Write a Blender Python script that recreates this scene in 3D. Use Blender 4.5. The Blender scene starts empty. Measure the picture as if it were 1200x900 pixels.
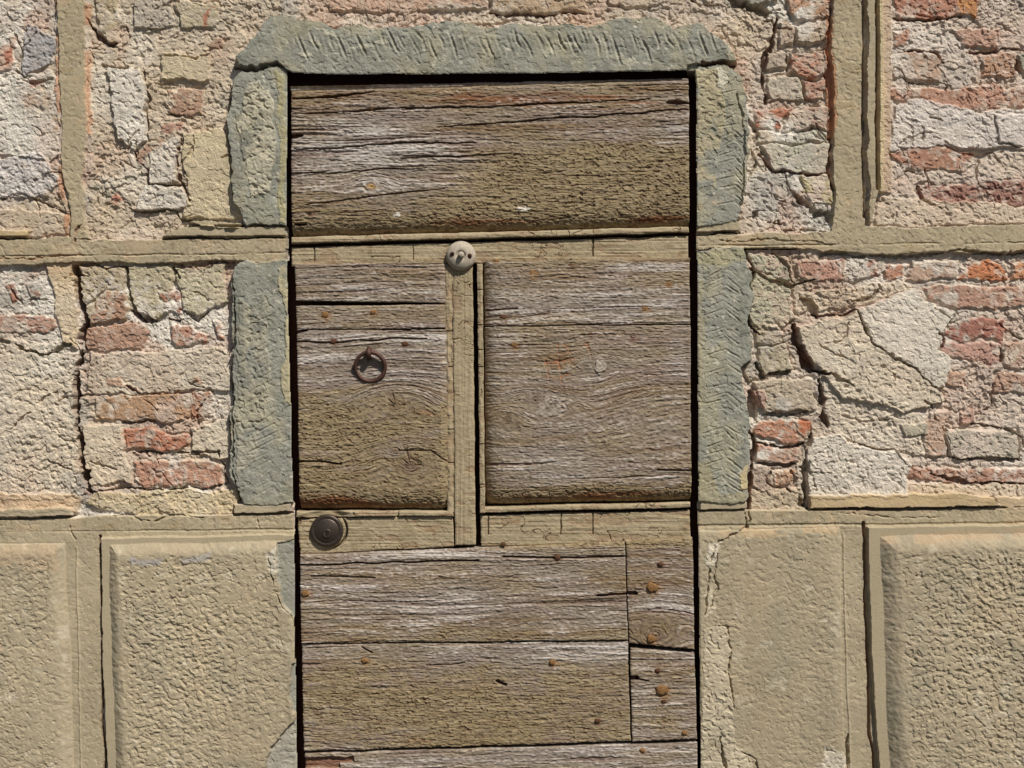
import bpy, bmesh, math
import numpy as np
from mathutils import Matrix, Vector

# ------------------------------------------------------------------ camera, light, exposure
S = 0.002                     # metres per traced unit
TH = math.radians(0.7)        # the photograph leans by this much
CT, ST = math.cos(TH), math.sin(TH)
Z0 = 1.5
sc = bpy.context.scene
cam_d = bpy.data.cameras.new("camera"); cam = bpy.data.objects.new("camera", cam_d)
sc.collection.objects.link(cam); sc.camera = cam
cam_d.sensor_width = 36; cam_d.lens = 40; cam_d.clip_start = 0.05; cam_d.clip_end = 500
D = 2.4 * cam_d.lens / 36
M = Matrix(((CT, ST, 0, 0), (0, 0, -1, -D), (-ST, CT, 0, Z0), (0, 0, 0, 1)))
cam.matrix_world = M

travel = Vector((-0.50, 0.66, -1.0)).normalized()
sun_d = bpy.data.lights.new("sun", 'SUN'); sun = bpy.data.objects.new("sun", sun_d)
sc.collection.objects.link(sun)
sun_d.energy = 5.0; sun_d.angle = math.radians(0.5); sun_d.color = (1.0, 0.95, 0.87)
sun.rotation_euler = travel.to_track_quat('-Z', 'Y').to_euler()
sun.location = (3, -4, 6)
w = bpy.data.worlds.new("World"); sc.world = w; w.use_nodes = True
nt = w.node_tree; bg = nt.nodes['Background']; bg.inputs[1].default_value = 0.05
sky = nt.nodes.new('ShaderNodeTexSky'); sky.sky_type = 'NISHITA'; sky.sun_disc = False
p = -travel
sky.sun_elevation = math.atan2(p.z, math.hypot(p.x, p.y)); sky.sun_rotation = math.atan2(p.x, p.y)
nt.links.new(sky.outputs[0], bg.inputs[0])
sc.view_settings.view_transform = 'Standard'; sc.view_settings.look = 'None'
sc.view_settings.gamma = 1; sc.view_settings.use_curve_mapping = False
sc.view_settings.exposure = -0.05

# ------------------------------------------------------------------ numpy helpers
rng = np.random.default_rng(7)
T = rng.uniform(-1, 1, 65536).astype(np.float32)
def gn(x, y, seed=0):
    xi = np.floor(x).astype(np.int64); yi = np.floor(y).astype(np.int64)
    fx = (x - xi).astype(np.float32); fy = (y - yi).astype(np.float32)
    fx = fx*fx*(3-2*fx); fy = fy*fy*(3-2*fy)
    def h(a, b):
        k = (a*73856093) ^ (b*19349663) ^ (seed*83492791+12345)
        k = k ^ (k >> 13)
        return T[k & 65535]
    a = h(xi, yi); b = h(xi+1, yi); c = h(xi, yi+1); d = h(xi+1, yi+1)
    return (a+(b-a)*fx)*(1-fy)+(c+(d-c)*fx)*fy
def fb(x, y, seed=0, o=3, g=.5):
    s = 0; a = 1; t = 0
    for k in range(o):
        s = s + a*gn(x*2**k+17.3*k, y*2**k+5.1*k, seed+k*7); t += a; a *= g
    return s/t
def ss(a, b, x):
    t = np.clip((x-a)/(b-a), 0, 1); return t*t*(3-2*t)
def A(r, g, b, k=1.08):
    o = []
    for c in (r, g, b):
        c /= 255.
        o.append((c/12.92 if c < .04045 else ((c+.055)/1.055)**2.4)*k)
    return np.array(o, np.float32)
def mixc(C, col, a):
    return C + (np.asarray(col, np.float32)-C)*a[..., None]
def sdpoly(X, Y, poly):
    P = np.array(poly, np.float32); n = len(P)
    d = np.full(X.shape, 1e9, np.float32); ins = np.zeros(X.shape, bool)
    for i in range(n):
        a = P[i]; b = P[(i+1) % n]; e = b-a
        wx = X-a[0]; wy = Y-a[1]
        t = np.clip((wx*e[0]+wy*e[1])/(e@e+1e-9), 0, 1)
        d = np.minimum(d, (wx-e[0]*t)**2+(wy-e[1]*t)**2)
        if a[1] != b[1]:
            c = ((a[1] > Y) != (b[1] > Y)) & (X < (b[0]-a[0])*(Y-a[1])/(b[1]-a[1])+a[0])
            ins ^= c
    d = np.sqrt(d); return np.where(ins, -d, d)
def sdline(X, Y, pts):
    """distance to polyline, and the running parameter 0..1 along it"""
    P = np.array(pts, np.float32); d = np.full(X.shape, 1e9, np.float32); tt = np.zeros(X.shape, np.float32)
    n = len(P)-1
    for i in range(n):
        a = P[i]; e = P[i+1]-a
        wx = X-a[0]; wy = Y-a[1]
        t = np.clip((wx*e[0]+wy*e[1])/(e@e+1e-9), 0, 1)
        q = np.hypot(wx-e[0]*t, wy-e[1]*t)
        m = q < d; d = np.where(m, q, d); tt = np.where(m, (i+t)/n, tt)
    return d, tt
def world(P, Q, H):
    X = (P-600)*CT-(Q-450)*ST; Dn = (P-600)*ST+(Q-450)*CT
    return np.stack([X*S, -H*S, Z0-Dn*S], -1)

# ------------------------------------------------------------------ scene helpers
def tag(o, label=None, cat=None, group=None, kind=None):
    if label: o['label'] = label
    if cat: o['category'] = cat
    if group: o['group'] = group
    if kind: o['kind'] = kind
    return o
def empty(name, P, Q, label, cat, group=None):
    o = bpy.data.objects.new(name, None); sc.collection.objects.link(o)
    o.empty_display_size = .1
    v = world(np.float64(P), np.float64(Q), np.float64(0)); o.location = v
    bpy.context.view_layer.update()
    return tag(o, label, cat, group, 'thing')
def place(o, parent):
    """every mesh is written in world coordinates; parts are re-based on their thing"""
    sc.collection.objects.link(o)
    if parent is None: return o
    root = parent
    while root.parent is not None: root = root.parent
    o.parent = parent
    if parent is root:
        o.matrix_parent_inverse = Matrix.Translation(-Vector(root.location))
    return o
def mesh_np(name, V, F, C, mat, parent=None, smooth=False):
    me = bpy.data.meshes.new(name)
    me.vertices.add(len(V)); me.vertices.foreach_set('co', V.astype(np.float32).ravel())
    me.loops.add(F.size); me.loops.foreach_set('vertex_index', F.astype(np.int32).ravel())
    me.polygons.add(len(F)); me.polygons.foreach_set('loop_start', np.arange(0, F.size, F.shape[1], dtype=np.int32))
    me.polygons.foreach_set('use_smooth', np.full(len(F), smooth))
    ca = me.attributes.new('Col', 'FLOAT_COLOR', 'POINT')
    cc = np.ones((len(V), 4), np.float32); cc[:, :3] = np.clip(C, .005, .9); ca.data.foreach_set('color', cc.ravel())
    me.update(calc_edges=True); me.validate()
    me.materials.append(mat)
    return place(bpy.data.objects.new(name, me), parent)

def material(name, rough=.85, attr=True, col=(.3, .3, .3), var=.18, vscale=900, bump=.25, bscale=700, metal=0, bdist=.0008, spec=.3, stretch=(1, 1, 1)):
    m = bpy.data.materials.new(name); m.use_nodes = True; n = m.node_tree; L = n.links
    b = n.nodes['Principled BSDF']; b.inputs['Roughness'].default_value = rough; b.inputs['Metallic'].default_value = metal
    b.inputs['Specular IOR Level'].default_value = spec
    tc = n.nodes.new('ShaderNodeTexCoord'); mp = n.nodes.new('ShaderNodeMapping'); mp.inputs['Scale'].default_value = stretch
    L.new(tc.outputs['Object'], mp.inputs[0])
    nz = n.nodes.new('ShaderNodeTexNoise'); nz.inputs['Scale'].default_value = vscale; nz.inputs['Detail'].default_value = 4
    L.new(mp.outputs[0], nz.inputs['Vector'])
    mr = n.nodes.new('ShaderNodeMapRange'); mr.inputs[1].default_value = .3; mr.inputs[2].default_value = .7
    mr.inputs[3].default_value = 1-var; mr.inputs[4].default_value = 1+var
    L.new(nz.outputs[0], mr.inputs[0])
    if attr:
        src = n.nodes.new('ShaderNodeAttribute'); src.attribute_name = 'Col'; so = src.outputs['Color']
    else:
        src = n.nodes.new('ShaderNodeRGB'); src.outputs[0].default_value = (*col, 1); so = src.outputs[0]
    mu = n.nodes.new('ShaderNodeVectorMath'); mu.operation = 'SCALE'
    L.new(so, mu.inputs[0]); L.new(mr.outputs[0], mu.inputs['Scale']); L.new(mu.outputs[0], b.inputs['Base Color'])
    n2 = n.nodes.new('ShaderNodeTexNoise'); n2.inputs['Scale'].default_value = bscale; n2.inputs['Detail'].default_value = 3
    L.new(mp.outputs[0], n2.inputs['Vector'])
    bp = n.nodes.new('ShaderNodeBump'); bp.inputs['Strength'].default_value = bump; bp.inputs['Distance'].default_value = bdist
    L.new(n2.outputs[0], bp.inputs['Height']); L.new(bp.outputs[0], b.inputs['Normal'])
    return m
M_MAS = material('crumbling masonry', .95, spec=.15, var=.22, vscale=420, bump=.9, bscale=330, bdist=.002)
M_PNT = material('limewashed plaster', .88, spec=.15, var=.10, vscale=260, bump=.5, bscale=260, bdist=.0012)
M_STU = material('stippled stucco', .88, spec=.15, var=.10, vscale=350, bump=.6, bscale=330, bdist=.0012)
M_STO = material('grey sandstone', .88, spec=.15, var=.2, vscale=380, bump=.7, bscale=330, bdist=.0016)
M_WOO = material('weathered wood', .8, spec=.2, var=.16, bump=.3, stretch=(.12, 1, 1), vscale=700)
M_WPA = material('painted wood', .75, spec=.25, var=.12, vscale=300, bump=.5, bscale=330, bdist=.001)
M_DRK = material('dark frame wood', .9, attr=False, col=(.045, .02, .016))

# ------------------------------------------------------------------ the wall relief
def axis(a, b, c, d, fine, coarse):
    return np.concatenate([np.arange(a, b, coarse), np.arange(b, c, fine), np.arange(c, d+coarse, coarse)]).astype(np.float32)
xs = axis(-500, -20, 1221, 1700, .8, 4.0); ys = axis(-450, -20, 921, 1215, .8, 4.0)
NX, NY = len(xs), len(ys)
GX, GY = np.meshgrid(xs, ys)
def nz(scale, seed, sy=None):
    """smooth lattice noise on the whole grid"""
    sy = sy or scale
    x = (xs+777.3*(seed % 13))/scale; y = (ys+431.7*(seed % 11))/sy
    x = x-x.min()+1; y = y-y.min()+1
    r = np.random.default_rng(seed*31+5).uniform(-1, 1, (int(y.max())+4, int(x.max())+4)).astype(np.float32)
    def taps(t):
        i = np.floor(t).astype(int); f = (t-i).astype(np.float32)
        wts = [(1-f)**3/6, (3*f**3-6*f**2+4)/6, (-3*f**3+3*f**2+3*f+1)/6, f**3/6]
        return i, wts
    ix, wx = taps(x); iy, wy = taps(y)
    a = sum(r[:, ix-1+k]*wx[k] for k in range(4))
    b = sum(a[iy-1+k]*wy[k][:, None] for k in range(4))
    return b*1.9
def nf(scale, seed, o=3, g=.5, sy=None):
    s = 0; a = 1; t = 0
    for k in range(o):
        s = s+a*nz(scale/2**k, seed+k*101, (sy/2**k if sy else None)); t += a; a *= g
    return s/t
WX = 3.0*nz(17, 1)+1.5*nz(6, 2)+.9*nz(2.6, 201); WY = 2.8*nz(16, 3)+1.4*nz(6, 4)+.9*nz(2.6, 202)    # warps for broken edges
EX = .8*nz(22, 5)+.35*nz(4, 51); EY = .8*nz(22, 6)+.35*nz(4, 61)    # slight wobble for made edges

CREAM = A(184, 169, 152); WHITE = A(205, 198, 186); GREY = A(162, 155, 144); OCHRE = A(182, 164, 140)
PINK = A(168, 128, 108); RED = A(158, 102, 80); ORANGE = A(172, 108, 66); PAINT = A(164, 151, 125); ROSE = A(178, 150, 131)
STONE = A(142, 141, 129); STONEL = A(158, 151, 128); BLUEG = A(150, 148, 150); DKRED = A(128, 76, 64)

# base: rough rubble and mortar
H = 2.4*nf(80, 11, 3)+.6*nf(26, 12, 2)
t = nf(46, 13, 4, .6)*3.0+.22*nz(5, 203)+.12*nz(2.4, 204); fl = np.floor(t)
TERR = (fl+ss(.9, 1.0, t-fl)); H += 1.25*TERR*(.3+1.1*ss(-.3, .3, nz(90, 205)))
t2 = nf(24, 18, 4, .6)*2.6+.25*nz(3, 211); f2 = np.floor(t2); t3 = nf(13, 19, 3, .6)*2.2+.2*nz(2.5, 212); f3 = np.floor(t3)
H += (.6*(f2+ss(.86, 1.0, t2-f2))+.3*(f3+ss(.82, 1, t3-f3)))*(.5+.9*ss(-.3, .4, nz(60, 213)))
FINE = .82*(.22*nf(9, 14, 2, .6)+.36*nz(3.1, 15)+.42*nz(1.7, 152)-1.9*ss(.28, .62, nz(2.6, 16)*(.75+.6*nz(30, 17)))-1.0*ss(.4, .65, nz(4.4, 153, 2.8)))
W = np.ones_like(H)                                    # how much of the fine roughness stays
C = np.empty(H.shape+(3,), np.float32); C[:] = CREAM
C = mixc(C, WHITE, .85*ss(.0, .55, nf(55, 21, 4)))
C = mixc(C, OCHRE, .6*ss(.1, .5, nf(40, 22, 4)))
C = mixc(C, GREY, .75*ss(.12, .5, nf(30, 23, 4)))
C = mixc(C, ROSE, .6*ss(.15, .5, nf(38, 24, 4)))
C *= (1+.10*nz(3, 25)+.08*nz(9, 26))[..., None]
BASEC = C.copy()
# right-hand masonry is paler and pinker
RGT = ss(980, 1060, GX)*ss(620, 560, GY)
C = mixc(C, A(200, 184, 170), .45*RGT)
C = mixc(C, A(205, 200, 190), .5*ss(60, 30, GX)*ss(30, 60, GY)*ss(260, 230, GY)*ss(-.2, .4, nf(30, 27, 3)))
R = np.zeros(H.shape, np.int32)                        # which part each point belongs to

def box(poly, m=12):
    P = np.array(poly); x0, y0 = P.min(0)-m; x1, y1 = P.max(0)+m
    return (slice(max(0, np.searchsorted(ys, y0)), np.searchsorted(ys, y1)), slice(max(0, np.searchsorted(xs, x0)), np.searchsorted(xs, x1)))
def poly_sd(poly, warp='b'):
    s = box(poly)
    if GX[s].size == 0: return s, np.zeros((0, 0))
    if warp == 'b': return s, sdpoly(GX[s]+WX[s], GY[s]+WY[s], poly)
    if warp == 'e': return s, sdpoly(GX[s]+EX[s], GY[s]+EY[s], poly)
    if warp == 'h': return s, sdpoly(GX[s]+.6*WX[s], GY[s]+.6*WY[s], poly)
    return s, sdpoly(GX[s], GY[s], poly)
DUST = .6*nz(3, 206)+.6*nf(12, 207, 2); CRN = nz(7, 208)+.6*nz(3, 209); CRN2 = nz(2.2, 210); COVN = nf(16, 31, 3); COVN2 = nf(9, 32, 3)
def slab(poly, col=None, h=None, dh=None, wt=None, cover=0., warp='b', soft=.9, rnd=0., rid=None, cm=.9, keep=.5, joint=0., tilt=(0, 0), dust=.12):
    """a piece of brick, mortar skin or stone standing at its own level"""
    s, d = poly_sd(poly, warp)
    if d.size == 0: return
    a = ss(soft, -soft, d)
    ph = np.array(poly).mean(0)
    hh = H[s]
    if joint:
        j = ss(3.2, .6, np.abs(d-1.2)); H[s] = hh = hh-joint*.5*j*ss(-.25, .35, COVN2[s]+.6*COVN[s]+.1)
    if h is not None:
        lvl = h+keep*(hh-h)*1.0
        lvl = lvl+tilt[0]*(GX[s]-ph[0])+tilt[1]*(GY[s]-ph[1])
    elif dh is not None: lvl = hh+dh
    else: lvl = hh
    if rnd: lvl = lvl-rnd*np.exp(np.clip(d, -60, 0)/4)
    H[s] = hh+(lvl-hh)*a
    if wt is not None: W[s] = W[s]+(wt-W[s])*a
    if col is not None:
        ac = (ss(1.8, -2.4, d+3.2*DUST[s]+1.2*COVN2[s]) if dust > .3 else ss(1.2, -1.2, d+.8*DUST[s]))*cm
        ac = ac*(1-dust*ss(-.05, .5, DUST[s]))
        if cover > 0:
            ac = ac*ss(cover*2-1-.18, cover*2-1+.12, COVN[s]*1.3+.25*COVN2[s])
        tone = (1+.10*COVN2[s]+.12*COVN[s])[..., None]
        C[s] = C[s]+(np.asarray(col)*tone-C[s])*ac[..., None]
    if rid is not None: R[s] = np.where(d < 0, rid, R[s])
def crack(pts, wd=2.0, dep=8, col=None, taper=True, warp=.7, rough=1.):
    s = box(pts, 10)
    x = GX[s]+WX[s]*warp; y = GY[s]+WY[s]*warp
    if x.size == 0: return
    d, tt = sdline(x, y, pts)
    ww = wd*(.8+.2*(1-rough)+rough*(.55*COVN2[s]+.55*CRN[s]))
    d = d+.8*rough*CRN2[s]
    if taper: ww = ww*(.25+1.1*np.sin(np.pi*np.clip(tt, .02, .98))**.5)
    a = ss(ww*.5+.7, ww*.5-.5, d)
    H[s] -= dep*a
    if col is not None:
        aa = ss(ww*.5+2, ww*.5-.5, d)*.5; col = np.asarray(col)*.6+A(120, 98, 78)*.4; C[s] = C[s]+(col-C[s])*aa[..., None]

def Q4(x0, y0, x1, y1, t=-.012):
    return [(x0, y0), (x1, y0+t*(x1-x0)), (x1, y1+t*(x1-x0)), (x0, y1)]

# --- masonry panel ids
PAN = {1: [(-600, -60), (90, -60), (90, 292), (-600, 292)], 2: [(90, -60), (990, -60), (990, 292), (90, 292)],
       3: [(990, -60), (1800, -60), (1800, 292), (990, 292)], 4: [(-600, 292), (96, 292), (104, 615), (-600, 615)],
       5: [(96, 292), (600, 292), (600, 615), (104, 615)], 6: [(600, 292), (1800, 292), (1800, 615), (600, 615)],
       7: [(-600, -500), (1800, -500), (1800, -60), (-600, -60)]}
for k, pl in PAN.items():
    d = sdpoly(GX, GY, pl); R = np.where(d < 0, k, R)
R[GY >= 600] = 10

# --- outside the frame: random coursed bricks
rr = np.random.default_rng(3)
for row in range(-13, 18):
    y = row*34+rr.uniform(-3, 3)
    if 270 < y < 300: continue
    x = -500
    while x < 1700:
        L = rr.uniform(55, 120)
        out = x+L < -8 or x > 1208 or y < -34
        if out and y < 580 and rr.random() < .6:
            c = [PINK, RED, ORANGE, ROSE][rr.integers(4)]
            slab(Q4(x, y, x+L, y+24), c, h=rr.uniform(-1, 4), wt=.6, cover=rr.uniform(.1, .6), joint=1.5)
        x += L+10
def br(poly, col, h=3, cover=.3, **k):
    col = np.asarray(col)*np.array([.93, .97, .88]); col = col*.74+CREAM*np.array([.10, .10, .10])+col.mean()*.05
    slab(poly, col, h=3.5+.55*(h-3.5), dust=.6, soft=1.4, wt=k.pop('wt', .7), cover=cover+.04, joint=k.pop('joint', 2.2), **k)

# --- upper left block (left of the first channel)
slab([(-30, 95), (60, 85), (82, 110), (80, 180), (60, 190), (-30, 175)], WHITE, dh=2, cm=.5, cover=.25)
slab([(-30, 40), (18, 45), (14, 80), (-30, 88)], ROSE, h=2, cover=.3)
slab([(30, 30), (65, 45), (62, 80), (25, 90)], BLUEG, dh=3, cm=.7, cover=.2)
slab([(-30, 190), (50, 180), (75, 215), (60, 232), (-30, 230)], A(190, 184, 180), dh=3, cm=.7, cover=.2)
slab([(-30, 245), (84, 250), (84, 276), (-30, 279)], OCHRE, h=5, cm=.6, wt=.7)
slab([(5, 60), (16, 55), (14, 70), (6, 76)], RED, cm=.8)
slab([(32, 95), (50, 92), (48, 104), (34, 102)], RED, cm=.6, cover=.3)
crack([(0, 232), (25, 226), (50, 238), (80, 250)], 2, 5)
crack([(18, 82), (35, 97), (62, 93)], 2.5, 5)
crack([(14, 40), (26, 60), (20, 78)], 2, 4)
# --- upper middle block
slab([(100, -20), (330, -20), (330, 75), (270, 80), (265, 270), (110, 272)], A(184, 168, 140), dh=-.5, cm=.35)
slab([(125, 82), (165, 84), (172, 100), (172, 165), (155, 172), (137, 160), (130, 120)], WHITE, h=7.5, wt=.8, cm=.75, keep=.4)
slab([(172, 180), (190, 170), (208, 160), (212, 216), (175, 218)], WHITE, h=6.5, wt=.7, cm=.6, joint=2)
slab([(168, 218), (214, 222), (222, 240), (205, 246), (157, 247)], WHITE, h=6, wt=.9, cm=.6, joint=2)
slab([(212, 160), (255, 150), (284, 165), (285, 255), (215, 258), (222, 215)], A(190, 175, 142), h=6, wt=.35, cm=.7, keep=.4)
slab([(190, 62), (245, 66), (245, 95), (190, 94)], A(190, 176, 145), h=5, wt=.5, cm=.7, keep=.4)
br([(196, 105), (237, 104), (238, 130), (222, 134), (196, 132)], PINK, 3, .35)
br([(189, 146), (212, 142), (211, 153), (190, 158)], A(165, 118, 104), 2, .1)
br([(156, 176), (190, 162), (190, 172), (162, 188)], PINK, 3, .3)
br([(128, 241), (136, 227), (141, 236), (140, 245)], A(178, 108, 88), 1, 0)
br([(208, 3), (257, 3), (257, 31), (209, 32)], A(190, 172, 146), 4.5, .1, wt=.5)
slab([(237, 17), (254, 9), (250, 14), (243, 30), (238, 30)], RED, cm=.9, cover=.15)
br([(247, 45), (260, 42), (258, 53), (247, 56)], PINK, 3, .2)
br([(111, -10), (137, -10), (137, 48), (128, 53), (112, 35)], A(182, 160, 130), 6, .3, wt=.6)
slab([(157, -10), (205, -10), (200, 30), (160, 32)], GREY, h=5, cm=.5, wt=.7, joint=1.5)
crack([(98, -30), (100, 20), (114, 44), (125, 53), (135, 50)], 3, 8, RED*.7)
crack([(170, 82), (173, 110), (172, 165)], 2.2, 8); crack([(118, 78), (138, 82), (150, 80)], 3, 5)
crack([(157, 176), (160, 186), (172, 200), (173, 218)], 2.6, 7, DKRED); crack([(211, 160), (209, 185), (214, 216), (222, 235)], 2.2, 6, DKRED)
crack([(174, 217), (212, 219)], 1.6, 6); crack([(195, 133), (212, 134)], 2.5, 5)
crack([(186, 66), (205, 65), (230, 68), (246, 62)], 1.8, 4); crack([(186, 97), (207, 99)], 1.6, 3)
crack([(150, 245), (160, 250), (205, 246), (210, 257), (225, 260)], 2.4, 6)
crack([(228, 160), (226, 178), (215, 190), (222, 210)], 1.4, 3)
# above the lintel
br([(388, -25), (572, -25), (570, 9), (500, 14), (390, 12)], A(196, 158, 140), 4, .35, wt=.6)
br([(572, -25), (692, -25), (690, 14), (600, 17), (574, 13)], A(186, 155, 128), 9, .15, wt=.5, rnd=1.5)
br([(712, -8), (800, -10), (798, 4), (712, 6)], A(200, 178, 158), 5, .2, wt=.5)
crack([(574, 15), (600, 19), (640, 18), (688, 16)], 2.5, 6, DKRED)
crack([(340, 22), (365, 28), (400, 31), (430, 33)], 2, 4); crack([(494, 28), (520, 31), (560, 30), (610, 24), (640, 26)], 3, 3)
crack([(849, -14), (862, 3), (880, 10), (900, 14), (914, 12)], 7, 16, warp=.4)
slab([(858, -30), (915, -30), (912, 5), (880, 4), (862, -6)], STONE, h=8, wt=.4, cm=.8)
crack([(790, -10), (820, 6), (850, 10)], 1.6, 4)
# --- right of the upper right jamb
for pl, c, hh, cv in [
    ([(921, -10), (976, -10), (974, 22), (952, 25), (931, 22)], A(192, 140, 110), 5, .25), ([(914, 27), (930, 27), (931, 51), (914, 54)], ROSE, 3, .2),
    ([(934, 27), (970, 24), (972, 44), (936, 50)], A(184, 160, 138), 4, .5), ([(927, 61), (972, 57), (970, 86), (955, 88), (927, 88)], A(184, 122, 100), 4, .12),
    ([(897, 62), (921, 60), (922, 82), (898, 84)], A(170, 150, 138), 3, .3), ([(904, 90), (942, 92), (942, 116), (903, 118)], A(186, 172, 158), 4, .2),
    ([(944, 92), (970, 92), (968, 115), (946, 116)], A(178, 128, 112), 4, .2), ([(886, 129), (928, 128), (918, 138), (912, 151), (884, 153)], A(178, 98, 66), 3, .05),
    ([(925, 132), (970, 124), (970, 152), (916, 152)], A(186, 150, 135), 4, .35), ([(884, 155), (970, 154), (970, 167), (886, 168)], A(192, 184, 172), 4, .3),
    ([(888, 170), (971, 168), (971, 202), (906, 203)], A(194, 184, 170), 6.5, .15), ([(938, 205), (972, 205), (972, 240), (948, 238)], A(196, 176, 132), 5, .1)]:
    br(pl, c, hh, cv, joint=3.5)
crack([(911, 22), (908, 42), (898, 60), (896, 90), (899, 120)], 4.5, 9, DKRED*.8); crack([(870, 128), (885, 152), (888, 160), (884, 172)], 2.5, 7)
crack([(935, 231), (950, 244), (975, 262)], 8, 12); crack([(902, 262), (918, 264)], 9, 12); crack([(922, 60), (923, 85)], 3, 7)
crack([(886, 180), (896, 192), (908, 203), (970, 203)], 2.2, 6, RED); crack([(920, 205), (925, 222), (940, 236)], 2, 5)
crack([(884, 251), (888, 254)], 6, 8); crack([(878, 175), (884, 190), (876, 210)], 1.6, 4); crack([(910, 270), (940, 268), (976, 272)], 2, 6)
crack([(975, 8), (972, 60), (975, 120), (972, 200), (975, 222)], 4.5, 8, A(168, 108, 76))
# --- upper right panel
for pl, c, hh, cv in [
    ([(1044, -20), (1148, -20), (1146, 18), (1100, 22), (1046, 21)], A(178, 116, 94), 1.5, .15), ([(1128, -10), (1150, -10), (1146, 19), (1117, 19)], A(196, 132, 76), 1.8, .35),
    ([(1045, 36), (1064, 34), (1062, 56), (1048, 57)], A(184, 124, 100), 2, .3), ([(1118, 36), (1172, 34), (1168, 58), (1128, 54)], A(182, 136, 120), 2.2, .15),
    ([(1042, 68), (1060, 63), (1104, 66), (1098, 92), (1044, 94)], A(188, 152, 134), 2.6, .3), ([(1150, 66), (1189, 64), (1190, 88), (1152, 90)], A(182, 134, 108), 2, .1),
    ([(1044, 103), (1140, 103), (1200, 100), (1240, 100), (1240, 122), (1180, 122), (1150, 128), (1100, 124), (1080, 114), (1046, 118)], A(184, 130, 110), 1.8, .15),
    ([(1045, 178), (1070, 172), (1112, 175), (1146, 182), (1128, 199), (1060, 198)], A(180, 122, 98), 1.5, .12),
    ([(1196, 66), (1260, 66), (1260, 90), (1196, 90)], GREY, 3, .2)]:
    br(pl, c, hh, cv, joint=1.8)
slab([(1045, 122), (1080, 116), (1150, 130), (1200, 124), (1240, 124), (1240, 176), (1160, 176), (1110, 172), (1044, 176)], A(206, 198, 190), h=4.5, wt=.8, cm=.6, keep=.4)
slab([(1166, 134), (1240, 130), (1240, 172), (1168, 173)], A(196, 186, 178), h=5.5, wt=.8, cm=.5, joint=2)
br([(1073, 218), (1100, 213), (1240, 211), (1240, 240), (1130, 240), (1076, 234)], A(150, 96, 86), -3.5, .05, wt=1.5, joint=3, keep=.8)
slab([(1026, -30), (1043, -30), (1044, 225), (1027, 228)], A(182, 158, 132), h=6.5, wt=.4, cm=.8, warp='h')
slab([(1027, 230), (1240, 244), (1240, 262), (1027, 264)], A(194, 174, 150), h=4, wt=.8, cm=.6)
for c_ in ([(1060, 61), (1090, 61), (1098, 64), (1107, 74)], [(1138, 62), (1165, 62), (1175, 57), (1195, 59), (1225, 62)], [(1192, 68), (1193, 84)]): crack(c_, 3, 8, DKRED)
for c_ in ([(1090, 137), (1102, 142)], [(1105, 171), (1128, 180), (1148, 183), (1160, 179), (1178, 194)], [(1062, 96), (1098, 97)], [(1060, 200), (1070, 202)], [(1073, 216), (1080, 234), (1108, 246)], [(1166, 136), (1168, 170), (1196, 174)]): crack(c_, 2, 5)
crack([(1048, 22), (1070, 23), (1095, 22), (1130, 21)], 2, 5, DKRED)
# --- left masonry, second row
for pl, c, hh, cv in [
    ([(-30, 371), (62, 369), (66, 384), (55, 391), (-30, 388)], A(180, 130, 112), 4, .12), ([(8, 336), (18, 334), (22, 352), (14, 358)], A(172, 108, 84), 2, .1),
    ([(30, 334), (46, 330), (48, 346), (38, 352)], A(168, 118, 100), 2, .3)]:
    br(pl, c, hh, cv)
slab([(-30, 392), (40, 404), (78, 402), (90, 380), (90, 560), (80, 585), (-30, 585)], A(197, 186, 166), h=4.5, wt=1.05, cm=.55, keep=.7)
slab([(-30, 578), (94, 578), (94, 598), (-30, 600)], A(188, 158, 120), h=5, wt=.5, cm=.6)
slab([(55, 310), (88, 310), (92, 372), (96, 390), (90, 412), (74, 404), (66, 360)], A(192, 168, 128), h=6, wt=.7, cm=.6)
crack([(-20, 394), (10, 402), (28, 412), (45, 415), (60, 414), (74, 408), (84, 406)], 4, 9)
crack([(12, 336), (18, 348), (24, 356)], 2.5, 4)
crack([(55, 540), (85, 548)], 2, 4)
for pl, c, hh, cv in [
    ([(92, 314), (150, 313), (149, 374), (108, 376), (90, 345)], A(178, 158, 132), 7, .1), ([(122, 343), (148, 345), (147, 374), (110, 376), (112, 356)], A(172, 126, 106), 7, .12),
    ([(152, 312), (205, 309), (204, 340), (196, 366), (180, 374), (152, 364)], A(184, 168, 140), 7.5, .1), ([(186, 340), (211, 340), (212, 366), (194, 362)], A(168, 96, 72), 2.5, .1),
    ([(209, 312), (266, 310), (263, 352), (240, 370), (214, 364)], A(192, 178, 152), 7.5, .1),
    ([(103, 381), (168, 379), (172, 386), (168, 408), (103, 412)], A(172, 127, 107), 5, .03), ([(199, 379), (222, 381), (228, 390), (246, 394), (242, 402), (222, 402), (205, 407)], A(180, 122, 100), 4.5, .05),
    ([(251, 378), (261, 380), (259, 398), (254, 396)], A(180, 112, 84), 4, 0), ([(128, 443), (140, 442), (146, 449), (163, 451), (166, 458), (140, 454), (130, 450)], A(172, 92, 56), 1, 0),
    ([(225, 450), (232, 440), (238, 450)], A(178, 100, 70), 2, 0),
    ([(112, 466), (150, 462), (244, 460), (246, 486), (190, 492), (112, 494)], A(182, 138, 106), 4, .42), ([(228, 462), (244, 460), (243, 488), (226, 492)], A(182, 124, 98), 4.2, .1),
    ([(148, 506), (175, 503), (222, 509), (220, 520), (212, 528), (150, 526)], A(182, 110, 82), 3, .05), ([(160, 541), (244, 538), (262, 546), (263, 567), (170, 570), (158, 560)], A(180, 126, 104), 5, .2)]:
    br(pl, c, hh, cv, joint=2)
slab([(105, 414), (260, 408), (268, 440), (268, 458), (170, 460), (105, 462)], A(180, 168, 146), h=6, wt=.9, cm=.5, keep=.6)
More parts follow.
